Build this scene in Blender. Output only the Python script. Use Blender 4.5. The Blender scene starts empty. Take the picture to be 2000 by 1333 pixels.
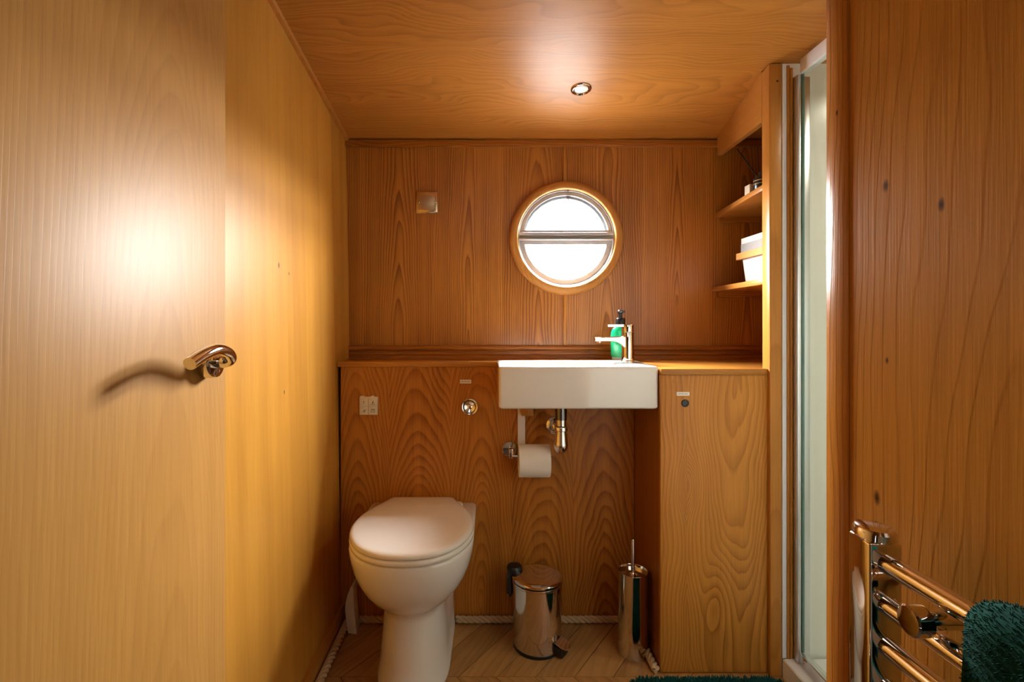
import bpy, bmesh, math, random
from mathutils import Vector, Matrix

random.seed(7)
PI = math.pi
SC = bpy.context.scene
COL = SC.collection
CAMZ = 1.03

# ---------------------------------------------------------------- camera
cam_d = bpy.data.cameras.new('camera')
cam = bpy.data.objects.new('camera', cam_d)
COL.objects.link(cam)
cam.location = (0, 0, CAMZ)
cam.rotation_euler = (PI / 2, 0, 0)
cam_d.sensor_width = 36
cam_d.lens = 18
cam_d.shift_x = 0.025
cam_d.shift_y = -0.01925
cam_d.clip_start = 0.01
SC.camera = cam

# ---------------------------------------------------------------- world, large lights, exposure
SKY = 640.0
GROUND = 0.06
HALL_FILL = 1.6  # power of the fill lamp added in the hall
SHOWER_FILL = 3.5  # power of the fill lamp added in the shower
EXPOSURE = 0.0
w = bpy.data.worlds.new('sky')
SC.world = w
w.use_nodes = True
bg = w.node_tree.nodes['Background']
bg.inputs['Color'].default_value = (1.0, 0.985, 0.96, 1)
# overcast sky (three times brighter overhead than at the horizon) over dull ground and water
_t = w.node_tree
def _wm(op, a, b):
    n = _t.nodes.new('ShaderNodeMath')
    n.operation = op
    for i, v in enumerate((a, b)):
        if hasattr(v, 'is_output'):
            _t.links.new(v, n.inputs[i])
        else:
            n.inputs[i].default_value = v
    return n.outputs[0]
_sep = _t.nodes.new('ShaderNodeSeparateXYZ')
_t.links.new(_t.nodes.new('ShaderNodeTexCoord').outputs['Generated'], _sep.inputs[0])
_up = _wm('GREATER_THAN', _sep.outputs[2], 0.0)
_lum = _wm('ADD', _wm('MULTIPLY', _sep.outputs[2], 2.0 / 3), 1.0 / 3)
_lum = _wm('ADD', _wm('MULTIPLY', _lum, _up), _wm('MULTIPLY', _wm('SUBTRACT', 1.0, _up), GROUND))
_t.links.new(_wm('MULTIPLY', _lum, SKY), bg.inputs['Strength'])

def area_light(name, loc, rot, size, power, color, portal=False):
    d = bpy.data.lights.new(name, 'AREA')
    d.shape = 'DISK'
    d.size = size
    d.energy = power
    d.color = color
    o = bpy.data.objects.new(name, d)
    COL.objects.link(o)
    o.location = loc
    o.rotation_euler = rot
    if portal:
        d.cycles.is_portal = True
    return o

area_light('porthole_daylight', (0.2995, 1.985, 1.342), (PI / 2, 0, PI), 0.40, 1, (1, 1, 1), portal=True)
bpy.data.objects['porthole_daylight'].rotation_euler = (-PI / 2, 0, 0)

SC.view_settings.view_transform = 'Standard'
SC.view_settings.look = 'None'
SC.view_settings.gamma = 1
SC.view_settings.exposure = EXPOSURE
SC.view_settings.use_curve_mapping = False
try:
    SC.cycles.use_adaptive_sampling = True
    SC.cycles.adaptive_threshold = 0.05
    SC.cycles.max_bounces = 11
    SC.cycles.diffuse_bounces = 6
    SC.cycles.glossy_bounces = 6
    SC.cycles.transparent_max_bounces = 16
    SC.cycles.sample_clamp_indirect = 20
    SC.cycles.caustics_reflective = False
    SC.cycles.caustics_refractive = False
    SC.cycles.use_denoising = True
except Exception:
    pass

# ---------------------------------------------------------------- node helpers
class NT:
    def __init__(self, name):
        self.m = bpy.data.materials.new(name)
        self.m.use_nodes = True
        self.t = self.m.node_tree
        self.p = self.t.nodes['Principled BSDF']
        self.out = self.t.nodes['Material Output']

    def n(self, typ):
        return self.t.nodes.new(typ)

    def link(self, a, b):
        self.t.links.new(a, b)

    def put(self, sock, v):
        if hasattr(v, 'is_output'):
            self.link(v, sock)
        else:
            sock.default_value = v

    def m_(self, op, a, b=0.0, c=None, clamp=False):
        x = self.n('ShaderNodeMath')
        x.operation = op
        x.use_clamp = clamp
        self.put(x.inputs[0], a)
        self.put(x.inputs[1], b)
        if c is not None:
            self.put(x.inputs[2], c)
        return x.outputs[0]

    def xyz(self, x, y, z):
        c = self.n('ShaderNodeCombineXYZ')
        self.put(c.inputs[0], x)
        self.put(c.inputs[1], y)
        self.put(c.inputs[2], z)
        return c.outputs[0]

    def noise(self, vec, scale=1.0, detail=2.0, rough=0.5):
        x = self.n('ShaderNodeTexNoise')
        self.link(vec, x.inputs['Vector'])
        x.inputs['Scale'].default_value = scale
        x.inputs['Detail'].default_value = detail
        x.inputs['Roughness'].default_value = rough
        return x.outputs[0]

    def ramp(self, fac, stops, interp='LINEAR'):
        r = self.n('ShaderNodeValToRGB')
        r.color_ramp.interpolation = interp
        e = r.color_ramp.elements
        while len(e) < len(stops):
            e.new(0.5)
        for i, (p, c) in enumerate(stops):
            e[i].position = p
            e[i].color = c if len(c) == 4 else (*c, 1)
        self.link(fac, r.inputs[0])
        return r.outputs[0]

    def mix(self, fac, a, b, mode='MIX'):
        x = self.n('ShaderNodeMix')
        x.data_type = 'RGBA'
        x.blend_type = mode
        self.put(x.inputs['Factor'], fac)
        for s, v in ((x.inputs[6], a), (x.inputs[7], b)):
            if hasattr(v, 'is_output'):
                self.link(v, s)
            else:
                s.default_value = v if len(v) == 4 else (*v, 1)
        return x.outputs[2]

    def bump(self, h, strength, dist=0.001):
        b = self.n('ShaderNodeBump')
        b.inputs['Strength'].default_value = strength
        b.inputs['Distance'].default_value = dist
        self.link(h, b.inputs['Height'])
        self.link(b.outputs[0], self.p.inputs['Normal'])


def srgb(r, g, b):
    def f(c):
        c /= 255
        return c / 12.92 if c <= 0.04045 else ((c + 0.055) / 1.055) ** 2.4
    return (f(r), f(g), f(b), 1)


def wood(name, light, dark, axes='xyz', freq=70, tilt=0.1, vc=0.08, uc=0.0, leaf=None, line=0.6,
         fib=0.5, streak=0.5, rough=0.3, warp=0.05, knots=(), per_object=False, leafvar=0.0,
         gdrift=0.0, bump=0.15, edge=0.8, wobble=1.0, spec=0.22, eyes=()):
    """lacquered timber: growth rings of a tilted trunk cut by the surface, pores, streaks.
    axes = which object axes are across the grain, across the grain (depth), along the grain"""
    k = NT(name)
    tc = k.n('ShaderNodeTexCoord')
    vec = tc.outputs['Object']
    if per_object:
        oi = k.n('ShaderNodeObjectInfo')
        off = k.xyz(k.m_('MULTIPLY', oi.outputs['Random'], 3.7), k.m_('MULTIPLY', oi.outputs['Random'], 1.3),
                    k.m_('MULTIPLY', oi.outputs['Random'], 11.0))
        a = k.n('ShaderNodeVectorMath')
        a.operation = 'ADD'
        k.link(vec, a.inputs[0])
        k.link(off, a.inputs[1])
        vec = a.outputs[0]
    s = k.n('ShaderNodeSeparateXYZ')
    k.link(vec, s.inputs[0])
    d = {'x': s.outputs[0], 'y': s.outputs[1], 'z': s.outputs[2]}
    u, v, g = d[axes[0]], d[axes[1]], d[axes[2]]
    lid = None
    if leaf:
        lid = k.m_('FLOOR', k.m_('DIVIDE', k.m_('ADD', k.m_('SUBTRACT', u, uc), leaf / 2), leaf))
        wn = k.n('ShaderNodeTexWhiteNoise')
        wn.noise_dimensions = '1D'
        k.link(lid, wn.inputs['W'])
        lrand = wn.outputs[0]
    n1 = k.m_('SUBTRACT', k.noise(k.xyz(k.m_('MULTIPLY', u, 3.0), k.m_('MULTIPLY', v, 3.0), k.m_('MULTIPLY', g, 1.1)), 1.6, 2), 0.5)
    n2 = k.m_('SUBTRACT', k.noise(k.xyz(k.m_('MULTIPLY', u, 22.0), k.m_('MULTIPLY', v, 22.0), k.m_('MULTIPLY', g, 3.0)), 1.0, 2), 0.5)
    uu = k.m_('SUBTRACT', u, uc)
    if leaf:
        uu = k.m_('PINGPONG', uu, leaf / 2)
    uw = k.m_('ADD', uu, k.m_('MULTIPLY', n1, warp))
    uw = k.m_('ADD', uw, k.m_('MULTIPLY', n2, warp * 0.12))
    vv = k.m_('ADD', k.m_('MULTIPLY', g, tilt), vc)
    vv = k.m_('ADD', vv, v)
    vv = k.m_('ADD', vv, k.m_('MULTIPLY', n1, warp * 0.8))
    if leaf and gdrift:
        vv = k.m_('ADD', vv, k.m_('MULTIPLY', k.m_('SUBTRACT', lrand, 0.5), gdrift))
    r = k.m_('SQRT', k.m_('ADD', k.m_('MULTIPLY', uw, uw), k.m_('MULTIPLY', vv, vv)))
    t = k.m_('ADD', k.m_('MULTIPLY', r, freq), k.m_('MULTIPLY', n2, 0.35 * wobble))
    for (eu, eg, su_, sg_, ea) in eyes:
        du = k.m_('DIVIDE', k.m_('SUBTRACT', uw if not leaf else k.m_('ADD', u, k.m_('MULTIPLY', n1, warp)), eu), su_)
        dg = k.m_('DIVIDE', k.m_('SUBTRACT', g, eg), sg_)
        q = k.m_('ADD', k.m_('MULTIPLY', du, du), k.m_('MULTIPLY', dg, dg))
        t = k.m_('ADD', t, k.m_('MULTIPLY', k.m_('EXPONENT', k.m_('MULTIPLY', q, -1.0)), ea))
    # uneven year rings
    t = k.m_('ADD', t, k.m_('MULTIPLY', k.m_('SINE', k.m_('MULTIPLY', t, 0.83)), 0.35))
    fr = k.m_('FRACT', t)
    ln = k.ramp(fr, [(0.0, (0.0,) * 3), (0.35, (0.12,) * 3), (edge, (0.75,) * 3), (min(0.97, edge + 0.1), (1,) * 3), (1.0, (0.0,) * 3)])
    # ring strength varies over the board
    amp = k.m_('MULTIPLY_ADD', n1, 1.1, 0.85, clamp=True)
    fb = k.m_('SUBTRACT', k.noise(k.xyz(k.m_('MULTIPLY', u, 330.0), k.m_('MULTIPLY', v, 330.0), k.m_('MULTIPLY', g, 9.0)), 1.0, 2, 0.6), 0.5)
    st = k.m_('SUBTRACT', k.noise(k.xyz(k.m_('MULTIPLY', u, 34.0), k.m_('MULTIPLY', v, 34.0), k.m_('MULTIPLY', g, 0.9)), 1.0, 3, 0.6), 0.5)
    f = k.m_('MULTIPLY', k.m_('MULTIPLY', ln, amp), line)
    f = k.m_('ADD', f, k.m_('MULTIPLY', fb, fib))
    f = k.m_('ADD', f, k.m_('MULTIPLY', st, streak))
    f = k.m_('ADD', f, k.m_('MULTIPLY', n1, 0.35))
    if leaf and leafvar:
        f = k.m_('ADD', f, k.m_('MULTIPLY', k.m_('SUBTRACT', lrand, 0.5), leafvar))
    if per_object:
        f = k.m_('ADD', f, k.m_('MULTIPLY', k.m_('SUBTRACT', oi.outputs['Random'], 0.5), 0.45))
    f = k.m_('ADD', f, 0.22, clamp=True)
    light = (light[0] * 0.93, light[1] * 0.85, light[2] * 0.62, 1)
    dark = (dark[0] * 0.76, dark[1] * 0.68, dark[2] * 0.50, 1)
    col = k.mix(f, light, dark)
    for (ku, kg, ks) in knots:
        du = k.m_('DIVIDE', k.m_('SUBTRACT', u, ku), ks)
        dg = k.m_('DIVIDE', k.m_('SUBTRACT', g, kg), ks * 1.7)
        q = k.m_('SQRT', k.m_('ADD', k.m_('MULTIPLY', du, du), k.m_('MULTIPLY', dg, dg)))
        q = k.m_('ADD', q, k.m_('MULTIPLY', fb, 0.5))
        kf = k.ramp(q, [(0.0, (1,) * 3), (0.45, (0.75,) * 3), (1.0, (0,) * 3)])
        col = k.mix(kf, col, (0.035, 0.012, 0.004, 1))
    k.link(col, k.p.inputs['Base Color'])
    k.p.inputs['Roughness'].default_value = rough
    k.p.inputs['Specular IOR Level'].default_value = spec
    h = k.m_('ADD', k.m_('MULTIPLY', fb, 0.7), k.m_('MULTIPLY', ln, -0.35))
    h = k.m_('ADD', h, k.m_('MULTIPLY', n2, 1.2))
    k.bump(h, bump, 0.0006)
    return k.m


def plain(name, col, rough=0.4, metal=0.0, spec=0.5, noise=0.0, nscale=200, bump=0.0, coat=0.0, trans=0.0, emit=None, sheen=0):
    k = NT(name)
    tc = k.n('ShaderNodeTexCoord')
    nz = k.noise(tc.outputs['Object'], nscale, 2)
    lo = tuple(max(0, c * (1 - noise)) for c in col[:3])
    hi = tuple(min(1, c * (1 + noise)) for c in col[:3])
    k.link(k.mix(nz, lo, hi), k.p.inputs['Base Color'])
    k.p.inputs['Roughness'].default_value = rough
    k.p.inputs['Metallic'].default_value = metal
    k.p.inputs['Specular IOR Level'].default_value = spec
    k.p.inputs['Coat Weight'].default_value = coat
    k.p.inputs['Transmission Weight'].default_value = trans
    k.p.inputs['Sheen Weight'].default_value = sheen
    if bump:
        k.bump(nz, bump, 0.001)
    if emit:
        k.p.inputs['Emission Color'].default_value = (*emit[:3], 1)
        k.p.inputs['Emission Strength'].default_value = emit[3]
    return k.m


def thin_glass(name, tint, refl=1.0):
    k = NT(name)
    tr = k.n('ShaderNodeBsdfTransparent')
    tr.inputs[0].default_value = tint
    gl = k.n('ShaderNodeBsdfGlossy')
    gl.inputs['Roughness'].default_value = 0.01
    lw = k.n('ShaderNodeLayerWeight')
    lw.inputs[0].default_value = 0.5
    fr = k.m_('MULTIPLY_ADD', k.m_('POWER', lw.outputs['Facing'], 5.0), 0.9, 0.035)
    mx = k.n('ShaderNodeMixShader')
    k.link(k.m_('MULTIPLY', fr, refl), mx.inputs[0])
    k.link(tr.outputs[0], mx.inputs[1])
    k.link(gl.outputs[0], mx.inputs[2])
    k.link(mx.outputs[0], k.out.inputs[0])
    return k.m


M = {}
HONEY = (0.60, 0.275, 0.072, 1)
HONEY_D = (0.30, 0.105, 0.020, 1)
M['back'] = wood('wood_back_wall', (0.58, 0.255, 0.058, 1), (0.27, 0.088, 0.014, 1), 'xyz', freq=150, tilt=0.035, vc=-1.935, uc=-0.33, leaf=0.262,
                 line=0.85, fib=0.7, streak=0.75, warp=0.03, gdrift=0.05, leafvar=0.2, spec=0.5, rough=0.30)
M['boxing'] = wood('wood_boxing', (0.62, 0.255, 0.054, 1), (0.235, 0.066, 0.012, 1), 'xyz', freq=125, tilt=0.15, vc=0.04, uc=-0.229, leaf=0.211,
                   line=0.50, fib=0.6, streak=0.6, warp=0.055, gdrift=0.11, leafvar=0.15, rough=0.36, edge=0.74, wobble=1.3)
M['cabinet'] = wood('wood_cabinet', (0.70, 0.325, 0.078, 1), (0.33, 0.112, 0.018, 1), 'xyz', freq=95, tilt=-0.09, vc=0.20, uc=0.071, leaf=0.30,
                    line=0.5, fib=0.45, streak=0.45, warp=0.10, gdrift=0.06, rough=0.38,
                    eyes=((-0.082, 0.557, 0.034, 0.075, 5.0), (0.02, 0.20, 0.05, 0.10, 2.5)))
M['cab_side'] = wood('wood_cabinet_side', (0.42, 0.16, 0.035, 1), (0.24, 0.075, 0.013, 1), 'yxz', freq=70, tilt=0.02, vc=0.1, line=0.3,
                     fib=0.4, streak=0.9, rough=0.32)
M['left'] = wood('wood_left_wall', (0.70, 0.37, 0.080, 1), (0.42, 0.175, 0.026, 1), 'yxz', freq=36, tilt=0.02, vc=0.9, uc=0.05, leaf=0.135,
                 line=0.16, fib=0.40, streak=0.55, warp=0.03, leafvar=0.5, rough=0.38,
                 knots=((1.28, 1.17, 0.006), (1.345, 1.155, 0.004), (1.30, 0.85, 0.004)))
M['door'] = wood('wood_door', (0.62, 0.345, 0.115, 1), (0.40, 0.185, 0.044, 1), 'yxz', freq=150, tilt=0.06, vc=0.10, uc=0.50, line=0.20,
                 fib=0.55, streak=0.42, warp=0.05, rough=0.45, bump=0.25)
M['ceil'] = wood('wood_ceiling', (0.56, 0.255, 0.064, 1), (0.32, 0.122, 0.024, 1), 'yzx', freq=95, tilt=0.045, vc=-1.68, uc=1.62, leaf=0.42,
                 line=0.42, fib=0.5, streak=0.6, warp=0.16, rough=0.36, bump=0.2, gdrift=0.05)
M['panel'] = wood('wood_partition', (0.56, 0.255, 0.050, 1), (0.34, 0.128, 0.020, 1), 'yxz', freq=85, tilt=0.05, vc=-0.36, uc=0.42, line=0.18,
                  fib=0.4, streak=0.5, warp=0.06, rough=0.22, bump=0.5,
                  knots=((0.590, 1.186, 0.0055), (0.518, 1.148, 0.005), (0.603, 0.822, 0.006), (0.588, 0.985, 0.003)))
M['lip'] = wood('wood_lipping', (0.54, 0.235, 0.047, 1), (0.33, 0.12, 0.018, 1), 'yxz', freq=120, tilt=0.01, vc=0.3, line=0.25,
                fib=0.6, streak=0.7, rough=0.22, bump=0.6, knots=((0.670, 1.303, 0.003),))
M['trimz'] = wood('wood_trim_upright', (0.62, 0.29, 0.078, 1), (0.36, 0.135, 0.026, 1), 'xyz', freq=130, tilt=0.02, vc=0.2, line=0.35, fib=0.5, streak=0.7, rough=0.3)
M['trimx'] = wood('wood_trim_across', (0.50, 0.205, 0.046, 1), (0.24, 0.078, 0.014, 1), 'yzx', freq=170, tilt=0.02, vc=0.2, line=0.55, fib=0.5, streak=0.6, rough=0.3)
M['trimy'] = wood('wood_trim_depth', (0.58, 0.27, 0.075, 1), (0.34, 0.13, 0.026, 1), 'xzy', freq=150, tilt=0.03, vc=0.2, line=0.35, fib=0.5, streak=0.6, rough=0.3)
M['ring'] = wood('wood_porthole_ring', (0.62, 0.31, 0.105, 1), (0.42, 0.185, 0.05, 1), 'xyz', freq=90, tilt=0.05, vc=0.4, line=0.3, fib=0.6, streak=0.3, rough=0.35)
M['top'] = wood('wood_worktop', (0.60, 0.28, 0.072, 1), (0.36, 0.14, 0.028, 1), 'yzx', freq=150, tilt=0.03, vc=0.3, line=0.35, fib=0.5, streak=0.6, rough=0.25)
M['plank'] = wood('floor_plank', (0.52, 0.30, 0.145, 1), (0.29, 0.145, 0.06, 1), 'xzy', freq=120, tilt=0.05, vc=0.1, line=0.35, fib=0.6, streak=0.7,
                  rough=0.42, per_object=True, bump=0.2)
M['joint'] = plain('floor_joint', (0.06, 0.03, 0.015, 1), 0.8)
M['china'] = plain('white_china', (0.86, 0.84, 0.80, 1), 0.08, noise=0.01, coat=0.3)
M['seat'] = plain('white_seat_plastic', (0.86, 0.83, 0.77, 1), 0.16, noise=0.01)
M['chrome'] = plain('polished_chrome', (0.82, 0.80, 0.78, 1), 0.04, 1.0)
M['steel'] = plain('brushed_bin_steel', (0.72, 0.69, 0.66, 1), 0.10, 1.0)
M['satin'] = plain('satin_aluminium', (0.66, 0.67, 0.69, 1), 0.32, 1.0)
M['white_alu'] = plain('white_coated_frame', (0.80, 0.81, 0.82, 1), 0.3)
M['sash'] = plain('grey_window_sash', (0.42, 0.42, 0.43, 1), 0.35)
M['greyframe'] = plain('grey_window_gasket', (0.20, 0.20, 0.21, 1), 0.45)
M['dark_metal'] = plain('dark_pipe_metal', (0.20, 0.20, 0.20, 1), 0.18, 1.0)
M['black'] = plain('black_plastic', (0.012, 0.012, 0.013, 1), 0.28)
M['pale'] = plain('pale_plastic', (0.74, 0.66, 0.50, 1), 0.35, noise=0.02)
M['paper'] = plain('tissue_paper', (0.86, 0.82, 0.76, 1), 0.9, noise=0.04, nscale=400, bump=0.3)
M['whiteboard'] = plain('white_board', (0.80, 0.77, 0.72, 1), 0.5)
M['label'] = plain('label_paper', (0.84, 0.78, 0.68, 1), 0.5)
M['ink'] = plain('grey_ink', (0.16, 0.14, 0.12, 1), 0.6)
M['greymark'] = plain('grey_print', (0.36, 0.32, 0.26, 1), 0.6)
M['rope'] = plain('cotton_rope', (0.56, 0.40, 0.23, 1), 0.9, noise=0.12, nscale=300, bump=0.5)
M['plate'] = plain('brushed_brass_plate', (0.74, 0.56, 0.36, 1), 0.30, 1.0, noise=0.05)
M['rug'] = plain('teal_pile', (0.005, 0.062, 0.060, 1), 0.95, spec=0.05, noise=0.5, nscale=60, sheen=0.05)
M['towel'] = plain('dark_green_pile', (0.008, 0.055, 0.042, 1), 0.95, spec=0.05, noise=0.5, nscale=120, sheen=0.03)
M['shower_wall'] = plain('shower_wall_board', (0.84, 0.83, 0.77, 1), 0.22, noise=0.01)
M['tray'] = plain('white_acrylic_tray', (0.84, 0.84, 0.83, 1), 0.12)
M['hall'] = plain('hall_brown_paint', (0.30, 0.17, 0.08, 1), 0.6)
M['glass'] = thin_glass('window_glass', (0.98, 0.99, 1.0, 1))
M['shower_glass'] = thin_glass('shower_glass', (0.93, 0.97, 0.95, 1))
M['glass_edge'] = plain('glass_edge_green', (0.10, 0.22, 0.20, 1), 0.1)
M['soap'] = plain('green_soap', (0.015, 0.62, 0.27, 1), 0.08, noise=0.02, trans=0.15)
M['clear'] = plain('clear_bottle_plastic', (0.75, 0.93, 0.86, 1), 0.08, trans=0.4)
M['lens'] = plain('frosted_lens', (0.85, 0.84, 0.80, 1), 0.25)
M['fill_lens'] = plain('fill_lens_lit', (0.9, 0.9, 0.88, 1), 0.4, emit=(1, 0.9, 0.76, 6.0))  # glowing lens of the lamp added in the shower
M['cream'] = plain('cream_card', (0.74, 0.64, 0.48, 1), 0.6)
M['gold'] = plain('gold_print', (0.80, 0.62, 0.36, 1), 0.3, 0.6)
M['grey_mesh'] = plain('grey_woven_band', (0.25, 0.24, 0.23, 1), 0.7, noise=0.5, nscale=500)
M['basketwood'] = wood('basket_wood', (0.66, 0.34, 0.12, 1), (0.45, 0.2, 0.06, 1), 'xzy', freq=120, tilt=0.02, line=0.3, rough=0.5)

# ---------------------------------------------------------------- mesh helpers
def finish(name, bm, mat, parent=None, smooth=True, angle=35, org=None, recalc=True):
    """link a bmesh (world coordinates) as one mesh object; children are stored relative to their thing"""
    if recalc:
        bmesh.ops.recalc_face_normals(bm, faces=bm.faces)
    root = parent
    o_off = Vector((0, 0, 0))
    q = parent
    while q is not None:
        o_off += q.location
        q = q.parent
    if org is not None:
        o_off = Vector(org)
    if o_off.length > 0:
        bmesh.ops.translate(bm, verts=bm.verts, vec=-o_off)
    me = bpy.data.meshes.new(name)
    bm.to_mesh(me)
    bm.free()
    if smooth:
        me.shade_smooth()
        me.set_sharp_from_angle(angle=math.radians(angle))
    me.materials.append(mat)
    o = bpy.data.objects.new(name, me)
    COL.objects.link(o)
    if parent is not None:
        o.parent = parent
    elif org is not None:
        o.location = org
    return o


def tag(o, label=None, cat=None, group=None, kind=None):
    if label:
        o['label'] = label
    if cat:
        o['category'] = cat
    if group:
        o['group'] = group
    if kind:
        o['kind'] = kind
    return o


def empty(name, loc, label=None, cat=None, group=None, kind=None):
    o = bpy.data.objects.new(name, None)
    COL.objects.link(o)
    o.location = loc
    o.empty_display_size = 0.05
    return tag(o, label, cat, group, kind)


def hexa(bm, p):
    """8 corners: bottom ring of four, top ring of four"""
    vs = [bm.verts.new(c) for c in p]
    for f in ((3, 2, 1, 0), (4, 5, 6, 7), (0, 1, 5, 4), (1, 2, 6, 5), (2, 3, 7, 6), (3, 0, 4, 7)):
        bm.faces.new([vs[i] for i in f])
    return vs


def box(bm, x0, x1, y0, y1, z0, z1):
    return hexa(bm, [(x0, y0, z0), (x1, y0, z0), (x1, y1, z0), (x0, y1, z0), (x0, y0, z1), (x1, y0, z1), (x1, y1, z1), (x0, y1, z1)])


def bevel(bm, off, seg=2):
    bmesh.ops.recalc_face_normals(bm, faces=bm.faces)
    bmesh.ops.bevel(bm, geom=list(bm.edges), offset=off, segments=seg, profile=0.5, affect='EDGES', clamp_overlap=True)


def boxo(name, mat, parent, x0, x1, y0, y1, z0, z1, bev=0.0, seg=2):
    bm = bmesh.new()
    box(bm, x0, x1, y0, y1, z0, z1)
    if bev:
        bevel(bm, bev, seg)
    return finish(name, bm, mat, parent)


def lathe(bm, prof, seg=32, mat4=None, cap=True):
    """profile of (radius, height) about z"""
    rings = []
    new = []
    for (r, z) in prof:
        if r < 1e-6:
            v = bm.verts.new((0, 0, z))
            rings.append([v])
            new.append(v)
        else:
            rg = [bm.verts.new((r * math.cos(2 * PI * i / seg), r * math.sin(2 * PI * i / seg), z)) for i in range(seg)]
            rings.append(rg)
            new += rg
    for a, b in zip(rings, rings[1:]):
        for i in range(seg):
            j = (i + 1) % seg
            if len(a) == 1 and len(b) == 1:
                continue
            if len(a) == 1:
                bm.faces.new((a[0], b[i], b[j]))
            elif len(b) == 1:
                bm.faces.new((a[i], a[j], b[0]))
            else:
                bm.faces.new((a[i], a[j], b[j], b[i]))
    if cap:
        if len(rings[0]) > 1:
            bm.faces.new(list(reversed(rings[0])))
        if len(rings[-1]) > 1:
            bm.faces.new(rings[-1])
    if mat4 is not None:
        bmesh.ops.transform(bm, matrix=mat4, verts=new)
    return new


def tube(bm, pts, rad, seg=12, caps=True):
    pts = [Vector(p) for p in pts]
    rads = rad if isinstance(rad, (list, tuple)) else [rad] * len(pts)
    rings = []
    up = None
    for i, p in enumerate(pts):
        t = (pts[min(i + 1, len(pts) - 1)] - pts[max(i - 1, 0)]).normalized()
        if up is None:
            up = t.orthogonal().normalized()
        up = (up - t * up.dot(t))
        if up.length < 1e-5:
            up = t.orthogonal()
        up.normalize()
        s = t.cross(up)
        rings.append([bm.verts.new(p + (up * math.cos(2 * PI * k / seg) + s * math.sin(2 * PI * k / seg)) * rads[i]) for k in range(seg)])
    for a, b in zip(rings, rings[1:]):
        for i in range(seg):
            j = (i + 1) % seg
            bm.faces.new((a[i], a[j], b[j], b[i]))
    if caps:
        bm.faces.new(list(reversed(rings[0])))
        bm.faces.new(rings[-1])


def loft(bm, rings, closed=True, cap0=True, cap1=True):
    R = [[bm.verts.new(p) for p in r] for r in rings]
    n = len(R[0])
    for a, b in zip(R, R[1:]):
        for i in range(n if closed else n - 1):
            j = (i + 1) % n
            bm.faces.new((a[i], a[j], b[j], b[i]))
    if cap0:
        bm.faces.new(list(reversed(R[0])))
    if cap1:
        bm.faces.new(R[-1])
    return R


def prism_y(bm, pts, y0, y1):
    """outline in x,z pushed along y"""
    a = [bm.verts.new((x, y0, z)) for x, z in pts]
    b = [bm.verts.new((x, y1, z)) for x, z in pts]
    n = len(pts)
    bm.faces.new(a)
    bm.faces.new(list(reversed(b)))
    for i in range(n):
        j = (i + 1) % n
        bm.faces.new((a[i], b[i], b[j], a[j]))


def prism_z(bm, pts, z0, z1):
    a = [bm.verts.new((x, y, z0)) for x, y in pts]
    b = [bm.verts.new((x, y, z1)) for x, y in pts]
    n = len(pts)
    bm.faces.new(list(reversed(a)))
    bm.faces.new(b)
    for i in range(n):
        j = (i + 1) % n
        bm.faces.new((a[i], a[j], b[j], b[i]))


def smooth_path(pts, n=8):
    """Catmull-Rom through points"""
    P = [Vector(p) for p in pts]
    out = []
    for i in range(len(P) - 1):
        p0 = P[max(i - 1, 0)]
        p1 = P[i]
        p2 = P[i + 1]
        p3 = P[min(i + 2, len(P) - 1)]
        for k in range(n):
            t = k / n
            out.append(0.5 * ((2 * p1) + (-p0 + p2) * t + (2 * p0 - 5 * p1 + 4 * p2 - p3) * t * t + (-p0 + 3 * p1 - 3 * p2 + p3) * t ** 3))
    out.append(P[-1])
    return out


def PX(px, py, Y):
    """the place seen at a pixel of the 2000x1333 frame at depth Y (used only to measure sizes)"""
    return Vector(((px - 950) / 1000 * Y, Y, CAMZ - (py - 628) / 1000 * Y))


TOZ_NEGY = Matrix.Rotation(PI / 2, 4, 'X')      # z -> -y (faces the camera)
YB, YF, YC = 1.927, 1.758, 1.493
WT = 0.8915
def ceil_z(y):
    return 1.714 + 0.15 * (1.927 - y)

def struct(o):
    return tag(o, kind='structure')

# ================================================================ THE ROOM
# left wall, leaning a little outwards at the top
bm = bmesh.new()
hexa(bm, [(-0.58, 0.12, 0), (-0.498, 0.12, 0), (-0.498, 1.99, 0), (-0.58, 1.99, 0),
          (-0.60, 0.12, 2.05), (-0.531, 0.12, 2.05), (-0.531, 1.99, 1.85), (-0.60, 1.99, 1.85)])
wl = finish('wall_left', bm, M['left'])
struct(wl)
wl['label'] = 'honey veneered side wall behind the open door'

# back wall with the porthole hole
PC = (0.2995, 1.342)
PR = 0.186
def wall_with_hole(bm, x0, x1, z0, z1, c, r, y0, y1, n=96):
    ang = sorted([2 * PI * i / n for i in range(n)] + [math.atan2(zz - c[1], xx - c[0]) % (2 * PI) for xx in (x0, x1) for zz in (z0, z1)])
    inner, outer = [], []
    for a in ang:
        ca, sa = math.cos(a), math.sin(a)
        inner.append((c[0] + r * ca, c[1] + r * sa))
        t = 1e9
        if ca > 1e-9: t = min(t, (x1 - c[0]) / ca)
        if ca < -1e-9: t = min(t, (x0 - c[0]) / ca)
        if sa > 1e-9: t = min(t, (z1 - c[1]) / sa)
        if sa < -1e-9: t = min(t, (z0 - c[1]) / sa)
        outer.append((c[0] + t * ca, c[1] + t * sa))
    V = []
    for y in (y0, y1):
        V.append(([bm.verts.new((x, y, z)) for x, z in inner], [bm.verts.new((x, y, z)) for x, z in outer]))
    m = len(ang)
    for i in range(m):
        j = (i + 1) % m
        for k, (inn, out) in enumerate(V):
            q = (inn[i], inn[j], out[j], out[i])
            bm.faces.new(q)
        bm.faces.new((V[0][0][i], V[0][0][j], V[1][0][j], V[1][0][i]))
        bm.faces.new((V[0][1][i], V[0][1][j], V[1][1][j], V[1][1][i]))
bm = bmesh.new()
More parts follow.
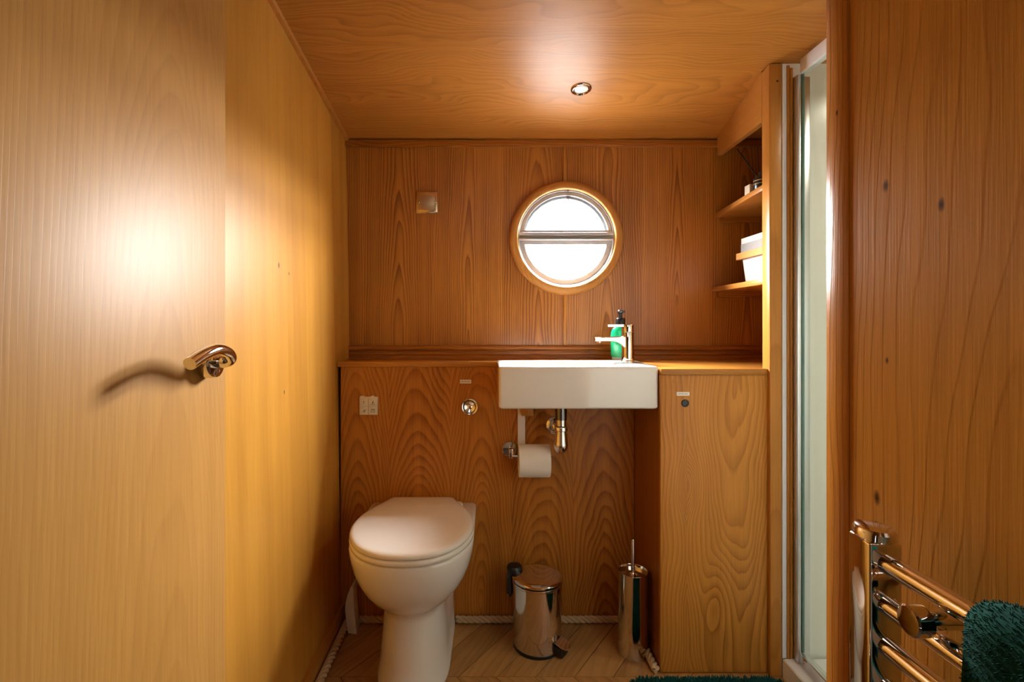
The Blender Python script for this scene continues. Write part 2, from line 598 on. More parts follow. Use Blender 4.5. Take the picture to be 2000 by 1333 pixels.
wall_with_hole(bm, -0.56, 1.75, 0.0, 1.80, PC, PR, YB, YB + 0.055)
wb = finish('wall_back', bm, M['back'], angle=20)
struct(wb)
wb['label'] = 'oak veneered outer wall around the porthole'

# ceiling: one sheet rising towards the hall, flat over the hall
bm = bmesh.new()
prof = [(1.99, ceil_z(1.99)), (0.10, ceil_z(0.10)), (-1.35, ceil_z(0.10))]
for (ya, za), (yb, zb) in zip(prof, prof[1:]):
    x0, x1 = (-0.60, 1.75) if ya > 1 else (-1.5, 1.75)
    hexa(bm, [(x0, ya, za), (x1, ya, za), (x1, yb, zb), (x0, yb, zb),
              (x0, ya, za + 0.03), (x1, ya, za + 0.03), (x1, yb, zb + 0.03), (x0, yb, zb + 0.03)])
ce = finish('ceiling', bm, M['ceil'], smooth=False)
struct(ce)
ce['label'] = 'lacquered honey wood ceiling sheet sloping down to the porthole wall'

# floor slab (dark joint colour) with chevron planks on top
bm = bmesh.new()
box(bm, -1.5, 1.75, -1.35, 1.99, -0.04, -0.002)
fl = finish('floor', bm, M['joint'], smooth=False)
struct(fl)
fl['label'] = 'chevron floor of brown wood planks'

PW = 0.092          # plank width
ROW = 0.33          # height of one chevron row
SL = 0.70           # sideways drift per unit depth
def plank_mesh(sgn):
    bm = bmesh.new()
    h = ROW - 0.0012
    wx = PW * math.sqrt(1 + SL * SL)
    g = 0.0013
    pts = [(g, 0.0006), (wx - g, 0.0006), (wx - g + sgn * SL * h, h), (g + sgn * SL * h, h)]
    # rotate so that local y runs along the plank
    a = math.atan2(sgn * SL * h, h)
    R = Matrix.Rotation(a, 4, 'Z')
    prism_z(bm, pts, -0.006, 0.0)
    bmesh.ops.transform(bm, matrix=R, verts=bm.verts)
    me = bpy.data.meshes.new('plank')
    bmesh.ops.recalc_face_normals(bm, faces=bm.faces)
    bm.to_mesh(me)
    bm.free()
    me.materials.append(M['plank'])
    return me, -a
pm = {1: plank_mesh(1), -1: plank_mesh(-1)}
wx = PW * math.sqrt(1 + SL * SL)
for r in range(-2, 3):
    y0 = 1.488 - 0.005 + r * ROW
    sgn = 1 if r % 2 == 0 else -1
    if y0 > 1.77 or y0 + ROW < 0.20:
        continue
    for i in range(-12, 14):
        x0 = i * wx + 0.032
        xa, xb = x0 + min(0, sgn * SL * ROW), x0 + wx + max(0, sgn * SL * ROW)
        if xb < -0.53 or xa > 0.90:
            continue
        me, rot = pm[sgn]
        o = bpy.data.objects.new('plank', me)
        COL.objects.link(o)
        o.parent = fl
        o.location = (x0, y0, 0)
        o.rotation_euler = (0, 0, rot)

# wall strip along the top of the back wall
bm = bmesh.new()
box(bm, -0.535, 1.15, YB - 0.014, YB, ceil_z(YB) - 0.030, ceil_z(YB) - 0.004)
bevel(bm, 0.004)
o = struct(finish('trim_1', bm, M['trimx'])); o['label'] = 'dark red wood strip where ceiling meets the porthole wall'
# batten along the left wall / ceiling joint
bm = bmesh.new()
def lwx(z): return -0.498 - 0.033 * z / 1.95
hexa(bm, [(lwx(1.714), YB, ceil_z(YB) - 0.012), (lwx(1.714) + 0.010, YB, ceil_z(YB) - 0.010), (lwx(1.98) + 0.010, 0.12, ceil_z(0.12) - 0.010), (lwx(1.98), 0.12, ceil_z(0.12) - 0.012),
          (lwx(1.714) - 0.002, YB, ceil_z(YB) + 0.002), (lwx(1.714) + 0.013, YB, ceil_z(YB) + 0.002), (lwx(1.98) + 0.013, 0.12, ceil_z(0.12) + 0.002), (lwx(1.98) - 0.002, 0.12, ceil_z(0.12) + 0.002)])
o = struct(finish('trim_2', bm, M['trimy'])); o['label'] = 'thin wood batten between left wall and ceiling'
# vertical cover strips above and below the porthole
for nm, z0, z1, lb in (('trim_3', PC[1] + 0.207, ceil_z(YB) - 0.028, 'narrow cover strip above the porthole'), ('trim_4', 0.938, PC[1] - 0.207, 'narrow cover strip below the porthole')):
    bm = bmesh.new()
    box(bm, 0.2885, 0.3005, YB - 0.0075, YB + 0.002, z0, z1)
    bevel(bm, 0.0018)
    o = struct(finish(nm, bm, M['trimz'])); o['label'] = lb
# moulded upstand along the back of the worktop
bm = bmesh.new()
prof = [(YB, WT), (YB - 0.016, WT), (YB - 0.016, WT + 0.011), (YB - 0.013, WT + 0.0125), (YB - 0.016, WT + 0.0145), (YB - 0.016, WT + 0.0225), (YB - 0.0125, WT + 0.0245),
        (YB - 0.0125, WT + 0.0275), (YB - 0.018, WT + 0.030), (YB - 0.021, WT + 0.035), (YB - 0.021, WT + 0.041), (YB - 0.017, WT + 0.046), (YB - 0.008, WT + 0.0485), (YB, WT + 0.0485)]
loft(bm, [[(x, y, z) for y, z in prof] for x in (-0.515, 1.15)])
o = struct(finish('trim_5', bm, M['trimx'], angle=25)); o['label'] = 'reeded wood moulding along the back of the worktop'

# skirting on the left wall
bm = bmesh.new()
loft(bm, [[(-0.500, y, 0), (-0.484, y, 0), (-0.484, y, 0.046), (-0.490, y, 0.058), (-0.500, y, 0.060)] for y in (0.14, YF)])
o = struct(finish('baseboard_left', bm, M['trimy'])); o['label'] = 'dark wood skirting along the left wall'

# shower walls, foreground partition and the hall behind the camera
def wallbox(name, mat, label, *b):
    bm = bmesh.new()
    box(bm, *b)
    o = struct(finish(name, bm, mat, smooth=False))
    o['label'] = label
    return o
wallbox('wall_shower_end', M['shower_wall'], 'pale shower end wall beside the shelf post', 0.8555, 1.70, 1.489, 1.515, 0.0, 1.80)
wallbox('wall_shower_far', M['shower_wall'], 'pale shower side wall', 1.70, 1.75, 0.60, 1.99, 0.0, 1.98)
wallbox('wall_shower_near', M['shower_wall'], 'pale shower wall nearest the hall', 0.492, 1.70, 0.655, 0.680, 0.0, 1.95)
wallbox('wall_right', M['panel'], 'glossy reddish wood partition in the right foreground', 0.460, 0.490, 0.12, 0.6480, 0.0, 2.0)
bm = bmesh.new()
box(bm, 0.4585, 0.4915, 0.6482, 0.6915, 0.0, 2.0)
bevel(bm, 0.0015)
o = struct(finish('trim_6', bm, M['lip'])); o['label'] = 'solid wood edging at the end of the right partition'
wallbox('wall_hall_left', M['hall'], 'hall wall left of the doorway', -1.5, -0.56, 0.10, 0.14, 0.0, 2.02)
wallbox('wall_hall_right', M['hall'], 'hall wall right of the doorway', 0.46, 1.75, 0.08, 0.12, 0.0, 2.02)
wallbox('wall_hall_rear', M['hall'], 'hall wall behind the viewer', -1.5, 1.75, -1.35, -1.30, 0.0, 2.02)
wallbox('wall_hall_side', M['hall'], 'left end wall of the hall', -1.55, -1.5, -1.35, 0.14, 0.0, 2.02)
wallbox('wall_hall_end', M['hall'], 'right end wall of the hall', 1.70, 1.75, -1.30, 0.60, 0.0, 2.02)
wallbox('wall_niche', M['cab_side'], 'back of the shelf niche', 1.15, 1.17, 1.515, YB, 0.0, 1.80)

# ---------------------------------------------------------------- porthole window
win = empty('window_1', (PC[0], YB, PC[1] - 0.21), 'round porthole with a wood ring and a pale metal frame', None, None, 'structure')
bm = bmesh.new()
pr = [(0.182, 0.0), (0.182, 0.018), (0.186, 0.0215), (0.194, 0.0225), (0.204, 0.0205), (0.2115, 0.015), (0.2135, 0.007), (0.2135, 0.0)]
pr.append(pr[0])
lathe(bm, pr, 96, Matrix.Translation((PC[0], YB, PC[1])) @ TOZ_NEGY, cap=False)
finish('wood_ring', bm, M['ring'], win, angle=50)
bm = bmesh.new()
lathe(bm, [(0.1858, -0.056), (0.1858, 0.0), (0.1825, 0.0), (0.1825, -0.056), (0.1858, -0.056)], 96, Matrix.Translation((PC[0], YB, PC[1])) @ TOZ_NEGY, cap=False)
finish('reveal', bm, M['ring'], win)
bm = bmesh.new()
lathe(bm, [(0.1822, 0.004), (0.179, 0.006), (0.176, 0.003), (0.175, -0.012), (0.163, -0.022), (0.163, -0.036), (0.1822, -0.036), (0.1822, 0.004)], 96,
      Matrix.Translation((PC[0], YB, PC[1])) @ TOZ_NEGY, cap=False)
finish('outer_frame', bm, plain('grey_coated_frame', (0.34, 0.33, 0.32, 1), 0.4), win)

def seg_frame(bm, r_out, width, za, zb_, upper, y0, y1, n=40):
    """half-round sash: an arc and its straight rail"""
    def arc(r, zcut):
        a0 = math.asin(max(-1, min(1, zcut / r)))
        if upper:
            return [(r * math.cos(a0 + (PI - 2 * a0) * i / n), r * math.sin(a0 + (PI - 2 * a0) * i / n)) for i in range(n + 1)]
        return [(r * math.cos(PI - a0 + (PI + 2 * a0) * i / n), r * math.sin(PI - a0 + (PI + 2 * a0) * i / n)) for i in range(n + 1)]
    o = arc(r_out, za)
    i_ = arc(r_out - width, zb_)
    for y, ri in ((y0, 0), (y1, 1)):
        pass
    A = [bm.verts.new((PC[0] + x, y0, PC[1] + z)) for x, z in o]
    B = [bm.verts.new((PC[0] + x, y0, PC[1] + z)) for x, z in i_]
    C = [bm.verts.new((PC[0] + x, y1, PC[1] + z)) for x, z in o]
    D = [bm.verts.new((PC[0] + x, y1, PC[1] + z)) for x, z in i_]
    m = n + 1
    for i in range(m):
        j = (i + 1) % m
        bm.faces.new((A[i], A[j], B[j], B[i]))
        bm.faces.new((C[i], C[j], D[j], D[i]))
        bm.faces.new((A[i], A[j], C[j], C[i]))
        bm.faces.new((B[i], B[j], D[j], D[i]))

bm = bmesh.new()
seg_frame(bm, 0.1745, 0.012, 0.024, 0.031, True, YB + 0.000, YB + 0.020)
hs = finish('hopper_sash', bm, M['sash'], win)
bm = bmesh.new()
seg_frame(bm, 0.166, 0.013, 0.028, 0.034, True, YB + 0.016, YB + 0.034)
finish('gasket', bm, M['greyframe'], hs)
bm = bmesh.new()
box(bm, PC[0] - 0.176, PC[0] + 0.176, YB - 0.004, YB + 0.03, PC[1] + 0.001, PC[1] + 0.010)
bevel(bm, 0.002)
mu = finish('crossbar', bm, M['greyframe'], win)
for z0, z1 in ((0.0105, 0.0215), (-0.006, 0.0005)):
    bm = bmesh.new()
    box(bm, PC[0] - 0.177, PC[0] + 0.177, YB - 0.007, YB + 0.03, PC[1] + z0, PC[1] + z1)
    bevel(bm, 0.002)
    finish('rail', bm, M['sash'], mu)
bm = bmesh.new()
seg_frame(bm, 0.1755, 0.020, -0.0065, -0.021, False, YB + 0.008, YB + 0.032)
ls = finish('lower_sash', bm, M['sash'], win)
for nm, up, zc, rr in (('upper_pane', True, 0.022, 0.166), ('lower_pane', False, -0.008, 0.170)):
    bm = bmesh.new()
    n = 40
    a0 = math.asin(zc / rr)
    if up:
        pts = [(PC[0] + rr * math.cos(a0 + (PI - 2 * a0) * i / n), PC[1] + rr * math.sin(a0 + (PI - 2 * a0) * i / n)) for i in range(n + 1)]
    else:
        pts = [(PC[0] + rr * math.cos(PI - a0 + (PI + 2 * a0) * i / n), PC[1] + rr * math.sin(PI - a0 + (PI + 2 * a0) * i / n)) for i in range(n + 1)]
    prism_y(bm, pts, YB + 0.022, YB + 0.026)
    finish(nm, bm, M['glass'], win, smooth=False)
bm = bmesh.new()
box(bm, PC[0] + 0.001, PC[0] + 0.019, YB + 0.006, YB + 0.018, PC[1] + 0.150, PC[1] + 0.157)
bevel(bm, 0.002)
lt = finish('catch', bm, M['greyframe'], win)
bm = bmesh.new()
tube(bm, [(PC[0] + 0.010, YB + 0.010, PC[1] + 0.152), (PC[0] + 0.011, YB + 0.008, PC[1] + 0.138), (PC[0] + 0.009, YB + 0.010, PC[1] + 0.122)], [0.003, 0.0014, 0.0009], 8)
finish('pull_stem', bm, M['greyframe'], lt)
bm = bmesh.new()
lathe(bm, [(0.0032, 0), (0.0032, 0.005), (0.002, 0.007), (0, 0.007)], 12, Matrix.Translation((PC[0] + 0.006, YB - 0.004, PC[1] + 0.178)) @ TOZ_NEGY)
finish('screw', bm, M['black'], lt)

# ---------------------------------------------------------------- open door in the left foreground
DX, DY = -0.440, 0.8635
door = empty('door_1', (DX - 0.02, DY - 0.66, 0), 'plain open veneered door in the left foreground with a chrome lever', None, None, 'structure')
bm = bmesh.new()
hexa(bm, [(DX - 0.034, DY - 0.66, 0.012), (DX, DY - 0.66, 0.012), (DX, DY, 0.012), (DX - 0.034, DY, 0.012),
          (DX - 0.034, DY - 0.66, 1.86), (DX, DY - 0.66, 1.86), (DX, DY, 1.86), (DX - 0.034, DY, 1.86)])
bevel(bm, 0.0012)
finish('door_leaf', bm, M['door'], door)
HY, HZ = 0.800, 0.9655
bm = bmesh.new()
lathe(bm, [(0.0235, 0), (0.0245, 0.003), (0.0245, 0.016), (0.0225, 0.0195), (0.016, 0.021), (0.0085, 0.022), (0.0085, 0.026), (0, 0.026)], 40,
      Matrix.Translation((DX, HY, HZ)) @ Matrix.Rotation(PI / 2, 4, 'Y'))
hd = finish('door_handle', bm, M['chrome'], door)
hd['label'] = 'chrome lever handle'
bm = bmesh.new()
pts = smooth_path([(DX + 0.018, HY, HZ), (DX + 0.034, HY + 0.001, HZ + 0.001), (DX + 0.0435, HY - 0.006, HZ + 0.008), (DX + 0.047, HY - 0.025, HZ + 0.018),
                   (DX + 0.048, HY - 0.055, HZ + 0.023), (DX + 0.048, HY - 0.090, HZ + 0.018), (DX + 0.047, HY - 0.122, HZ + 0.008)], 8)
tube(bm, pts, [0.0088] * len(pts), 18)
finish('lever', bm, M['chrome'], hd, angle=50)

# ---------------------------------------------------------------- boxed-in panel, worktop, corner cabinet
bx = empty('boxing_panel', (0.0, YF + 0.01, 0), 'book-matched oak panel boxing in the space behind the toilet', 'panel')
boxo('front_board', M['boxing'], bx, -0.500, 0.5070, YF, YF + 0.018, 0.0, WT - 0.0185)
boxo('bearer', M['trimx'], bx, -0.49, 0.50, YF + 0.02, YB - 0.002, WT - 0.06, WT - 0.0185)

bm = bmesh.new()
pts = [(-0.5115, YF - 0.004), (0.0345, YF - 0.004), (0.0345, YF - 0.0005), (0.5085, YF - 0.0005), (0.5085, YC - 0.003), (0.8195, YC - 0.003), (0.8195, 1.5225), (1.149, 1.5225), (1.149, YB - 0.0005), (-0.5115, YB - 0.0005)]
prism_z(bm, pts, WT - 0.018, WT)
bevel(bm, 0.002)
o = finish('worktop', bm, M['top'])
tag(o, 'honey wood worktop running behind the white basin', 'worktop')

cab = empty('corner_cabinet', (0.664, 1.60, 0), 'tall honey wood corner cabinet right of the basin', 'cabinet')
boxo('side_panel', M['cab_side'], cab, 0.5085, 0.5235, YC + 0.0165, YF - 0.0005, 0.0, WT - 0.0185)
boxo('front_panel', M['cabinet'], cab, 0.5076, 0.8195, YC, YC + 0.016, 0.006, WT - 0.0185, 0.0012)
boxo('carcass', M['cab_side'], cab, 0.525, 0.819, YC + 0.017, YF + 0.15, 0.0, WT - 0.019)
boxo('plinth', M['trimx'], cab, 0.5235, 0.8195, YC + 0.004, YC + 0.016, 0.0, 0.006)
p = PX(1338, 788, YC)
bm = bmesh.new()
lathe(bm, [(0.0112, 0), (0.0112, 0.002), (0.0095, 0.004), (0.0066, 0.0045), (0.006, 0.0028), (0, 0.0026)], 28, Matrix.Translation((p.x, YC, p.z)) @ TOZ_NEGY)
ln = finish('push_lock', bm, M['black'], cab)
ln['label'] = 'round black push lock'
for (a, b) in ((1317, 744), (1497, 744)):
    p = PX(a, b, YC)
    bm = bmesh.new()
    lathe(bm, [(0.0045, 0), (0.0045, 0.0004), (0.004, 0.0006), (0, 0.0007)], 16, Matrix.Translation((min(p.x, 0.812), YC, p.z)) @ TOZ_NEGY)
    finish('screw_plug', bm, M['trimz'], cab)

def strip_label(name, px0, px1, py0, py1, Y, label, marks):
    a, b = PX(px0, py1, Y), PX(px1, py0, Y)
    e = empty(name, ((a.x + b.x) / 2, Y, a.z), label, 'label')
    boxo('card', M['label'], e, a.x, b.x, Y - 0.0012, Y - 0.0001, a.z, b.z, 0.0003, 1)
    for (m0, m1) in marks:
        zc = (a.z + b.z) / 2
        boxo('lettering', M['greymark'], e, a.x + (b.x - a.x) * m0, a.x + (b.x - a.x) * m1, Y - 0.0015, Y - 0.0011, zc - 0.0011, zc + 0.0011)
strip_label('sticker', 1321.5, 1346.5, 766, 773.5, YC, 'small white sticker above the round black lock', ((0.12, 0.3), (0.33, 0.52), (0.58, 0.72), (0.75, 0.86)))
strip_label('sticker', 898.5, 920.5, 742, 749.5, YF, 'tiny pale sticker above the round chrome flush button', ((0.1, 0.34), (0.4, 0.6), (0.66, 0.88)))

# round chrome push button
p = PX(917.5, 795, YF)
fb_ = empty('flush_button', (p.x, YF, p.z - 0.028), 'round polished chrome push button on the wood panel', 'button')
bm = bmesh.new()
lathe(bm, [(0.0285, 0), (0.0285, 0.003), (0.027, 0.0045), (0.0255, 0.0035), (0.0205, 0.003), (0.0205, 0.0)], 48, Matrix.Translation((p.x, YF, p.z)) @ TOZ_NEGY)
finish('bezel', bm, M['chrome'], fb_)
bm = bmesh.new()
lathe(bm, [(0.0195, 0.001), (0.0195, 0.006), (0.018, 0.0075), (0.014, 0.006), (0.0085, 0.004), (0.0075, 0.0055), (0.006, 0.0065), (0, 0.0068)], 48, Matrix.Translation((p.x, YF, p.z)) @ TOZ_NEGY)
finish('push_cap', bm, M['chrome'], fb_)

# four-field control pad
a, b = PX(702.5, 810.5, YF), PX(738.5, 775, YF)
pad = empty('control_pad', ((a.x + b.x) / 2, YF, a.z), 'small pale four-field toilet control pad', 'control pad')
boxo('backplate', M['pale'], pad, a.x, b.x, YF - 0.007, YF, a.z, b.z, 0.002)
cx, cz = (a.x + b.x) / 2, (a.z + b.z) / 2 - 0.0005
hw, hh = (b.x - a.x) / 2, (b.z - a.z) / 2
fields = {}
for ix in (0, 1):
    for iz in (0, 1):
        x0 = a.x + 0.0015 if ix == 0 else cx + 0.0008
        x1 = cx - 0.0008 if ix == 0 else b.x - 0.0015
        z0 = a.z + 0.0015 if iz == 0 else cz + 0.0008
        z1 = cz - 0.0008 if iz == 0 else b.z - 0.0045
        fields[ix, iz] = boxo('key', M['pale'], pad, x0, x1, YF - 0.0095, YF - 0.0065, z0, z1, 0.001)
        boxo('key_line', M['greymark'], fields[ix, iz], x0 + 0.002, x0 + 0.013, YF - 0.0099, YF - 0.0094, z1 - 0.0045, z1 - 0.0037)
for t0, t1 in ((0.05, 0.28), (0.62, 0.80)):
    boxo('clip', M['pale'], pad, a.x + 2 * hw * t0, a.x + 2 * hw * t1, YF - 0.006, YF, b.z - 0.001, b.z + 0.003, 0.001)
def icon(parent, pts, mat):
    bm = bmesh.new()
    prism_y(bm, pts, YF - 0.0101, YF - 0.0094)
    finish('symbol', bm, mat, parent, smooth=False)
qx, qz = cx - hw / 2, cz + hh / 2 - 0.001
icon(fields[0, 1], [(qx, qz + 0.004), (qx + 0.0018, qz - 0.001), (qx + 0.0012, qz - 0.003), (qx - 0.0012, qz - 0.003), (qx - 0.0018, qz - 0.001)], M['ink'])
icon(fields[0, 1], [(qx - 0.004, qz - 0.006), (qx, qz - 0.0085), (qx + 0.004, qz - 0.006), (qx, qz - 0.0068)], M['greymark'])
qx = cx + hw / 2
icon(fields[1, 1], [(qx, qz + 0.0055), (qx + 0.0022, qz + 0.002), (qx + 0.001, qz - 0.0), (qx + 0.0026, qz - 0.003), (qx + 0.001, qz - 0.005), (qx - 0.0024, qz - 0.005), (qx - 0.0028, qz - 0.002), (qx - 0.0004, qz + 0.001)], M['ink'])
icon(fields[1, 1], [(qx - 0.007, qz - 0.0085), (qx + 0.007, qz - 0.0085), (qx + 0.007, qz - 0.0070), (qx - 0.007, qz - 0.0070)], M['ink'])
qx, qz = cx - hw / 2 + 0.002, cz - hh / 2
icon(fields[0, 0], [(qx - 0.005, qz - 0.002), (qx - 0.001, qz + 0.003), (qx + 0.004, qz + 0.005), (qx + 0.006, qz + 0.0035), (qx + 0.004, qz + 0.001), (qx + 0.0035, qz - 0.005), (qx - 0.003, qz - 0.0055)], M['greymark'])
qx = cx + hw / 2
for (u0, u1, w0, w1) in ((-0.007, 0.007, 0.003, 0.0065), (-0.007, -0.0045, -0.007, 0.003), (-0.0012, 0.0012, -0.007, 0.003), (0.0045, 0.007, -0.007, 0.003)):
    icon(fields[1, 0], [(qx + u0, qz + w0), (qx + u1, qz + w0), (qx + u1, qz + w1), (qx + u0, qz + w1)], M['greymark'])

# square metal blanking plate on the back wall
p = PX(834, 396, YB)
bp = empty('blanking_plate', (p.x, YB, p.z - 0.041), 'square brushed metal blanking plate on the wall left of the porthole', 'plate')
bm = bmesh.new()
s = 0.0405
def sq(h, d):
    return [(p.x - h, YB - d, p.z - h), (p.x + h, YB - d, p.z - h), (p.x + h, YB - d, p.z + h), (p.x - h, YB - d, p.z + h)]
loft(bm, [sq(s, 0.0), sq(s, 0.0045), sq(s - 0.0015, 0.006), sq(s - 0.014, 0.0085), sq(0.004, 0.0095)])
finish('plate', bm, M['plate'], bp, angle=60)
for sx in (-1, 1):
    bm = bmesh.new()
    lathe(bm, [(0.0035, 0), (0.0035, 0.0085), (0.002, 0.0095), (0, 0.0095)], 16, Matrix.Translation((p.x + sx * 0.030, YB, p.z)) @ TOZ_NEGY)
    finish('screw', bm, M['steel'], bp)
boxo('lower_lip', M['chrome'], bp, p.x - s, p.x + s, YB - 0.0075, YB - 0.001, p.z - s - 0.001, p.z - s + 0.003, 0.0008)

# ---------------------------------------------------------------- shelf unit
su = empty('shelf_unit', (0.838, 1.50, 0), 'open wooden corner shelves with a tall square post', 'shelf')
bm = bmesh.new()
pz = ceil_z(1.50) - 0.002
hexa(bm, [(0.8215, 1.480, 0), (0.8545, 1.480, 0), (0.8545, 1.5215, 0), (0.8215, 1.5215, 0),
          (0.8175, 1.480, pz), (0.8545, 1.480, pz), (0.8545, 1.5215, pz - 0.007), (0.8175, 1.5215, pz - 0.007)])
bevel(bm, 0.003, 3)
post = finish('post', bm, M['trimz'], su)
bm = bmesh.new()
lathe(bm, [(0.003, 0), (0.003, 0.0006), (0, 0.0008)], 12, Matrix.Translation((0.841, 1.480, 1.725)) @ TOZ_NEGY)
finish('screw_hole', bm, M['black'], post)
def shelf_board(z, xb, xf, th=0.018):
    bm = bmesh.new()
    hexa(bm, [(xf, 1.5217, z - th), (1.148, 1.5217, z - th), (1.148, YB - 0.001, z - th), (xb, YB - 0.001, z - th),
              (xf, 1.5217, z), (1.148, 1.5217, z), (1.148, YB - 0.001, z), (xb, YB - 0.001, z)])
    bevel(bm, 0.002)
    finish('shelf_board', bm, M['trimy'], su)
    boxo('shelf_cleat', M['trimx'], su, xb + 0.02, 1.14, YB - 0.018, YB - 0.001, z - th - 0.018, z - th)
shelf_board(1.437, 0.862, 0.820)
shelf_board(1.158, 0.846, 0.826)
bm = bmesh.new()
hexa(bm, [(0.818, 1.5217, 1.622), (0.836, 1.5217, 1.622), (0.881, YB - 0.015, 1.650), (0.862, YB - 0.015, 1.650),
          (0.818, 1.5217, ceil_z(1.5217) - 0.0005), (0.836, 1.5217, ceil_z(1.5217) - 0.0005), (0.881, YB - 0.015, ceil_z(YB - 0.015) - 0.0005), (0.862, YB - 0.015, ceil_z(YB - 0.015) - 0.0005)])
finish('fascia', bm, M['trimy'], su, smooth=False)
boxo('end_panel', M['cab_side'], su, 0.8555, 1.149, 1.5155, 1.5212, WT, 1.77)

# basket on the lower shelf
bz = 1.1585
bk = empty('storage_basket', (0.93, 1.64, bz), 'white storage basket with a wooden band on the lower shelf', 'basket')
def rrect(cx, cy, hx, hy, r, z, n=5):
    out = []
    for qx_, qy_, a0 in ((1, 1, 0), (-1, 1, PI / 2), (-1, -1, PI), (1, -1, 1.5 * PI)):
        for i in range(n + 1):
            a = a0 + PI / 2 * i / n
            out.append((cx + qx_ * (hx - r) + r * math.cos(a), cy + qy_ * (hy - r) + r * math.sin(a), z))
    return out
bcx, bcy = 0.945, 1.642
bm = bmesh.new()
loft(bm, [rrect(bcx, bcy, 0.070, 0.084, 0.012, bz), rrect(bcx, bcy, 0.074, 0.089, 0.014, bz + 0.006), rrect(bcx, bcy, 0.080, 0.098, 0.014, bz + 0.082),
          rrect(bcx, bcy, 0.081, 0.0985, 0.014, bz + 0.118), rrect(bcx, bcy, 0.083, 0.101, 0.014, bz + 0.122), rrect(bcx, bcy, 0.083, 0.101, 0.014, bz + 0.150),
          rrect(bcx, bcy, 0.078, 0.096, 0.012, bz + 0.150), rrect(bcx, bcy, 0.068, 0.082, 0.010, bz + 0.010)])
finish('tub', bm, plain('white_basket_plastic', (0.62, 0.60, 0.57, 1), 0.5), bk)
bm = bmesh.new()
loft(bm, [rrect(bcx, bcy, 0.0838, 0.1018, 0.014, bz + 0.102), rrect(bcx, bcy, 0.0838, 0.1018, 0.014, bz + 0.131)], cap0=False, cap1=False)
finish('woven_band', bm, M['grey_mesh'], bk)
bm = bmesh.new()
loft(bm, [rrect(bcx, bcy, 0.083, 0.101, 0.012, bz + 0.080), rrect(bcx, bcy, 0.094, 0.112, 0.012, bz + 0.080), rrect(bcx, bcy, 0.094, 0.112, 0.012, bz + 0.101), rrect(bcx, bcy, 0.083, 0.101, 0.012, bz + 0.101)], cap0=False, cap1=False)
finish('wooden_band', bm, M['basketwood'], bk)

# reed diffuser and card on the upper shelf
sz = 1.4375
df = empty('reed_diffuser', (0.858, 1.608, sz), 'black reed diffuser bottle with gold print on the upper shelf', 'diffuser')
bm = bmesh.new()
lathe(bm, [(0.026, 0), (0.028, 0.003), (0.028, 0.040), (0.024, 0.047), (0.013, 0.050), (0.013, 0.060), (0, 0.060)], 28, Matrix.Translation((0.868, 1.605, sz)))
finish('bottle', bm, M['black'], df)
bm = bmesh.new()
lathe(bm, [(0.0282, 0.021), (0.0285, 0.021), (0.0285, 0.0235), (0.0282, 0.0235)], 28, Matrix.Translation((0.868, 1.605, sz)), cap=False)
lathe(bm, [(0.0282, 0.031), (0.0285, 0.031), (0.0285, 0.0335), (0.0282, 0.0335)], 28, Matrix.Translation((0.868, 1.605, sz)), cap=False)
finish('gold_lettering', bm, M['gold'], df)
for k, (tx, ty, tz) in enumerate(((0.832, 1.700, 0.165), (0.850, 1.712, 0.155), (0.905, 1.66, 0.16), (0.90, 1.57, 0.16))):
    bm = bmesh.new()
    tube(bm, [(0.868, 1.605, sz + 0.02), (tx, ty, sz + tz)], 0.0017, 8)
    finish('reed', bm, M['black'], df)
bm = bmesh.new()
box(bm, 0.838, 0.852, 1.630, 1.662, sz, sz + 0.030)
bevel(bm, 0.001)
o = finish('soap_block', bm, M['cream'])
tag(o, 'small cream block beside the black diffuser bottle', 'block')

# ---------------------------------------------------------------- washbasin, tap, soap
BZ, BX0, BX1, BY0, BY1 = 0.897, 0.0365, 0.5060, 1.503, YF - 0.001
bas = empty('washbasin', ((BX0 + BX1) / 2, BY1, BZ - 0.125), 'white rectangular wall-hung basin', 'basin')
bcx, bcy, hx, hy = (BX0 + BX1) / 2, (BY0 + BY1) / 2, (BX1 - BX0) / 2, (BY1 - BY0) / 2
icx, ihx = bcx - 0.035, hx - 0.057
bm = bmesh.new()
loft(bm, [rrect(bcx, bcy, hx - 0.006, hy - 0.006, 0.008, BZ - 0.125), rrect(bcx, bcy, hx - 0.0015, hy - 0.0015, 0.010, BZ - 0.1225), rrect(bcx, bcy, hx, hy, 0.010, BZ - 0.118),
          rrect(bcx, bcy, hx, hy, 0.010, BZ - 0.005), rrect(bcx, bcy, hx - 0.0015, hy - 0.0015, 0.010, BZ - 0.0015), rrect(bcx, bcy, hx - 0.005, hy - 0.005, 0.010, BZ),
          rrect(icx, bcy, ihx, hy - 0.018, 0.030, BZ), rrect(icx, bcy, ihx - 0.004, hy - 0.022, 0.030, BZ - 0.005), rrect(icx, bcy, ihx - 0.02, hy - 0.034, 0.035, BZ - 0.07),
          rrect(icx, bcy, ihx - 0.06, hy - 0.06, 0.03, BZ - 0.095)])
finish('bowl', bm, M['china'], bas, angle=50)
p = PX(1112, 741, BY0)
bm = bmesh.new()
lathe(bm, [(1.0, 0), (0.9, 0.6), (0, 1)], 20, Matrix.Translation((p.x, BY0 + 0.0002, p.z)) @ Matrix.Diagonal((0.009, 0.0006, 0.0022, 1)) @ TOZ_NEGY)
finish('maker_mark', bm, M['china'], bas)
bm = bmesh.new()
lathe(bm, [(0.021, 0), (0.021, 0.003), (0.015, 0.005), (0, 0.005)], 24, Matrix.Translation((icx, bcy, BZ - 0.0952)))
finish('waste', bm, M['chrome'], bas)

